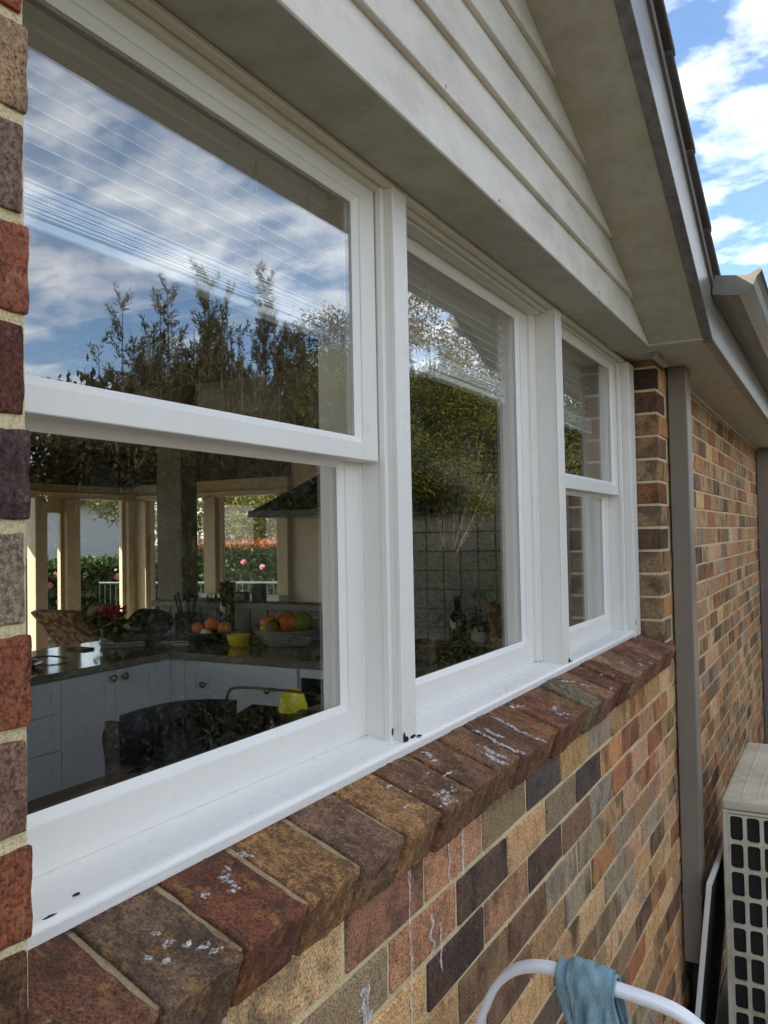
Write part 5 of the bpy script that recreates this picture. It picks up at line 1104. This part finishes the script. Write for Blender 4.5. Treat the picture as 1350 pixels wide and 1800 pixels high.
bushy_tree('open limbed gum tree against the sky in the middle window reflection', 9.0, 19.6, [(9.2, 18.4, 6.6, 0.55), (8.6, 19.0, 7.3, 0.6), (9.0, 20.0, 7.4, 0.65), (9.5, 20.6, 6.5, 0.6), (8.8, 20.9, 5.8, 0.55), (9.1, 18.0, 5.7, 0.5), (9.4, 19.4, 6.2, 0.5), (8.7, 21.5, 6.9, 0.5), (9.0, 17.4, 6.9, 0.45), (9.3, 22.3, 6.2, 0.7), (9.0, 23.2, 5.5, 0.8)], 5200, 0.16, 0.05, 'gum', 15, G2, name='gum_tree', barkm=pale_bark, trunk_r=0.14, fork=0.5, droop=0.6)
for i, (bx_, by_, bz_, sz_) in enumerate(((8.6, 4.0, 0.7, 1.4), (8.7, 6.6, 0.8, 1.4), (8.8, 9.2, 0.6, 1.5), (8.9, 12.0, 0.8, 1.6), (9.0, 15.0, 0.9, 1.7), (8.8, 18.2, 1.0, 1.7), (8.9, 21.6, 1.0, 1.8), (9.0, 25.4, 1.1, 2.0), (9.5, 30.5, 1.6, 2.8), (10.5, 37.5, 2.2, 3.6), (11.5, 47.0, 2.6, 4.2), (13.0, 60.0, 3.0, 5.0))):
    nm = ('nearest', 'second', 'third', 'fourth', 'fifth', 'sixth', 'seventh', 'eighth', 'ninth', 'tenth', 'eleventh', 'farthest')[i]
    bushy_tree('%s dark evergreen of the back row behind the fence' % nm, bx_, by_, blob_clumps(bx_, by_, bz_, 0.9+0.25*max(0, i-6), 1.7+0.9*max(0, i-6), sz_, 18, 0.75+0.2*max(0, i-6), 60+i), 14000, 0.12+0.06*max(0, i-6), 0.05+0.03*max(0, i-6), 'shrub', 60+i, 'dark evergreens behind the fence', name='evergreen_tree', fork=0.3)
bushy_tree('tall dark tree reflected in the far window beside the downpipe', 8.4, 30.0, blob_clumps(8.4, 30.5, 4.0, 1.2, 3.4, 2.6, 26, 1.1, 16), 24000, 0.16, 0.06, 'wattle', 16, G2, trunk_r=0.16)
G3 = 'dark shrubs under the trees'
for i, (sx_, sy_, rz_, hh) in enumerate(((5.7, 1.2, 1.0, 1.5), (5.6, 2.7, 0.9, 1.7), (5.5, 4.2, 1.0, 1.85), (5.3, 5.9, 0.9, 1.6), (5.3, 7.4, 0.9, 1.7), (5.2, 8.8, 0.9, 1.5), (5.4, 10.6, 1.0, 1.6), (5.6, 12.1, 0.9, 1.0), (5.8, 15.9, 1.2, 1.2), (4.95, 3.4, 0.9, 0.9), (4.9, 5.1, 0.9, 0.9), (4.9, 6.7, 0.9, 0.9), (4.9, 8.2, 0.9, 0.9), (4.95, 9.8, 0.9, 0.9), (5.0, 13.0, 0.9, 0.6))):
    hh += 0.45; nm = ('first', 'second', 'third', 'fourth', 'fifth', 'sixth', 'seventh', 'eighth', 'ninth', 'first low', 'second low', 'third low', 'fourth low', 'fifth low', 'sixth low')[i]
    bushy_tree('%s dark shrub from the camera end along the garden boundary' % nm, sx_, sy_, blob_clumps(sx_, sy_, GZ+hh*0.85, 0.5, 0.85, hh*0.75, 14, 0.55, 30+i), 14000, 0.085, 0.036, 'shrub', 30+i, G3, name='shrub', cat='shrub', trunk_r=0.03, fork=0.3)
fence = thing('paling_fence', 'dark timber paling fence behind the shrubs and trees', 'fence', (7.6, 8, GZ))
fm_ = simple('fence_timber', (46, 40, 34), 0.9, var=0.3, vs=3)
pm_ = MB().box(-0.01, 0.01, -0.07, 0.07, 0, 2.0).mesh('paling', 0.003); pm_.materials.append(fm_)
for i in range(150): link('paling', pm_, None, fence, (7.6+rnd.uniform(-.004, .004), -2+0.152*i, GZ+rnd.uniform(-.01, .01)), (0, 0, rnd.uniform(-.02, .02)))
for z in (0.4, 1.6): part('rail', MB().box(7.615, 7.66, -2.1, 20.9, GZ+z, GZ+z+0.07), fm_, fence)

# back garden seen through the sunroom
pav = simple('pool_paving', (150, 140, 126), 0.8, var=0.15, vs=4)
m = MB(); m.box(-11.6, -9.9, -6, 14, GZ, -1.0); m.box(-7.3, -6.36, -6, 14, GZ, -1.0); m.box(-9.9, -7.3, 8.2, 14, GZ, -1.0); m.box(-9.9, -7.3, -6, 2.0, GZ, -1.0); m.box(-6.36, -2, 5.74, 14, GZ, -1.0)
struct('patio', m, pav, 'pale paving round the pool')
wt = NT('pool_water'); p = wt.world; wt.pbr(lin((70, 140, 146)), 0.05, wt.bump(wt.noise(p, 6, 3), 0.15, 0.02), 0.5)
struct('pool', MB().box(-9.9, -7.3, 2.0, 8.2, GZ-0.2, -1.12), wt.m, 'teal pool water')
co = thing('pool_coping', 'red brick coping round the pool edge', 'coping', (-8.6, 5, -1.0)); cm_ = MB().box(-0.11, 0.11, -0.05, 0.05, 0, 0.05).mesh('brick', 0.004); cm_.materials.append(simple('coping_brick', (150, 84, 60), 0.8, var=0.3))
for i in range(56): link('brick', cm_, None, co, (-9.99, 2.05+0.11*i, -0.999))
def hedge(label, x0, x1, y0, y1, z0, z1, n, seed, flowers=(), rust=False):
    r_ = np.random.default_rng(seed); t = thing('hedge', label, 'hedge', ((x0+x1)/2, (y0+y1)/2, z0), 'clipped hedges round the pool')
    q = r_.uniform(0, 1, (n, 3)); ax = r_.integers(0, 3, n); sd = r_.integers(0, 2, n)
    for a in range(3):
        k = ax == a; q[k, a] = np.where(sd[k] == 1, 1-np.abs(r_.normal(0, .05, k.sum())), np.abs(r_.normal(0, .05, k.sum())))
    P = np.array([x0, y0, z0])+q*np.array([x1-x0, y1-y0, z1-z0])+r_.normal(0, .03, (n, 3)); D = (q-0.5)*2+r_.normal(size=(n, 3))*0.7
    part('core', MB().box(x0+.1, x1-.1, y0+.1, y1-.1, z0, z1-.1), LEAF['shrub'], t); leaves('foliage', P, D, 0.10, 0.055, LEAF['hedge'], t, seed)
    if rust:
        n2 = 2500; P2 = np.stack([r_.uniform(x0, x1, n2), r_.uniform(y0, y1, n2), z1+r_.uniform(-.05, .14, n2)], 1); leaves('new_growth', P2, r_.normal(size=(n2, 3))*.5+np.array([0, 0, 1]), 0.10, 0.04, LEAF['rust'], t, seed+1)
    pet = leaf_material('petal_pink', (206, 96, 120), (232, 160, 172))
    for (fx_, fy_, fz_, red) in flowers:
        m = MB()
        for i in range(16):
            d = Vector((r_.normal(), r_.normal(), r_.normal())).normalized(); e = d.orthogonal().normalized()*0.035; f_ = d.cross(e).normalized()*0.035; c_ = Vector((fx_, fy_, fz_))+d*0.03
            m.add([c_-e-f_, c_+e-f_, c_+e+f_, c_-e+f_], [(0, 1, 2, 3)])
        part('flower', m, pet, t)
r_ = random.Random(77)
fl1 = [(-10.55, r_.uniform(7.2, 12), r_.uniform(-0.75, 0.15), 0) for i in range(15)]
hedge('clipped camellia hedge with pink flowers along the pool', -11.4, -10.6, 4.5, 13, -1.0, 0.17, 16000, 41, fl1)
fl2 = [(r_.uniform(-10.4, -8.6), 10.95, r_.uniform(-0.6, 0.2), 0) for i in range(9)]
hedge('darker clipped hedge with rusty new growth at the end of the garden', -10.5, -3.5, 11.0, 11.8, -1.0, 0.30, 18000, 42, fl2, True)
G4 = 'garden trees behind the hedges'
bushy_tree('sparse pale green tree in front of the white neighbouring wall', -13.0, 12.3, blob_clumps(-13.0, 12.3, 1.2, 0.9, 1.1, 1.0, 12, 0.4, 51), 2600, 0.13, 0.05, 'bush', 51, G4, name='garden_tree', z0=-1.3)
bushy_tree('olive tree at the sunroom corner, behind the flower hedge', -12.2, 14.6, blob_clumps(-12.2, 14.6, 1.2, 1.5, 1.4, 1.5, 16, 0.6, 52), 9000, 0.13, 0.05, 'bush', 52, G4, name='garden_tree', z0=-1.3)
bushy_tree('yellow-green tree beyond the end hedge, left of the gum trunks', -13.5, 18.0, blob_clumps(-13.5, 18.0, 1.3, 2.0, 1.6, 1.5, 16, 0.75, 53), 9000, 0.15, 0.06, 'bush', 53, G4, name='garden_tree', z0=-1.3)
bushy_tree('grey green gum with pale limbs beyond the end hedge', -11.0, 17.5, blob_clumps(-11.0, 17.5, 0.9, 1.8, 1.4, 1.2, 14, 0.6, 54), 7000, 0.15, 0.04, 'gum', 54, G4, name='garden_tree', barkm=pale_bark, z0=-1.3)
bushy_tree('dark spreading tree far behind the end hedge', -13.0, 24.0, blob_clumps(-12.0, 24.0, 0.9, 3.6, 1.6, 1.3, 22, 0.95, 55), 9000, 0.2, 0.09, 'shrub', 55, G4, name='garden_tree', z0=-1.3)
bd = thing('neighbouring_house', 'white rendered house wall with dark roof edge beyond the hedge', 'house', (-18, 12.5, -1.3))
part('wall', MB().box(-22, -18, 4.0, 16.5, -1.3, 1.62), simple('white_render', (206, 208, 208), 0.8), bd)
part('roof', MB().prism([(-17.6, 1.60), (-17.6, 1.72), (-20, 2.2), (-22.4, 1.72), (-22.4, 1.60)], 'y', 3.6, 16.9), MT['tile'], bd)
part('downpipe', MB().box(-17.995, -17.93, 12.0, 12.07, -1.3, 1.59), steel, bd)
um = thing('garden_umbrella', 'furled teal garden umbrella by the end hedge', 'umbrella', (-6.6, 9.3, -1.0))
part('canopy', MB().lathe([(0.30, 0.10), (0.36, 0.25), (0.30, 0.55), (0.16, 0.78), (0.03, 0.95)], (-6.75, 9.4, -1.0), 16), simple('teal_canvas', (40, 150, 138), 0.8, bump=0.3, bs=20), um, 0, True); part('pole', MB().tube([(-6.75, 9.4, -0.999), (-6.75, 9.4, 0.0)], 0.02, 8), steel, um)
pf = thing('pool_fence', 'thin grey metal pool fence rail before the end hedge', 'fence', (-7.5, 9.9, -1.0)); mt_ = simple('fence_metal', (96, 104, 104), 0.4, metal=0.4)
m = MB(); m.tube([(-10.2, 8.6, -0.18), (-4.4, 9.9, -0.18)], 0.02, 6); part('rail', m, mt_, pf)
m = MB(); m.tube([(-10.2, 8.6, -0.9), (-4.4, 9.9, -0.9)], 0.02, 6); part('rail', m, mt_, pf)
bar = MB().tube([(0, 0, -0.9), (0, 0, -0.18)], 0.008, 5).mesh('bar'); bar.materials.append(mt_)
for i in range(58): link('bar', bar, None, pf, (-10.2+5.8*i/57, 8.6+1.3*i/57, 0))
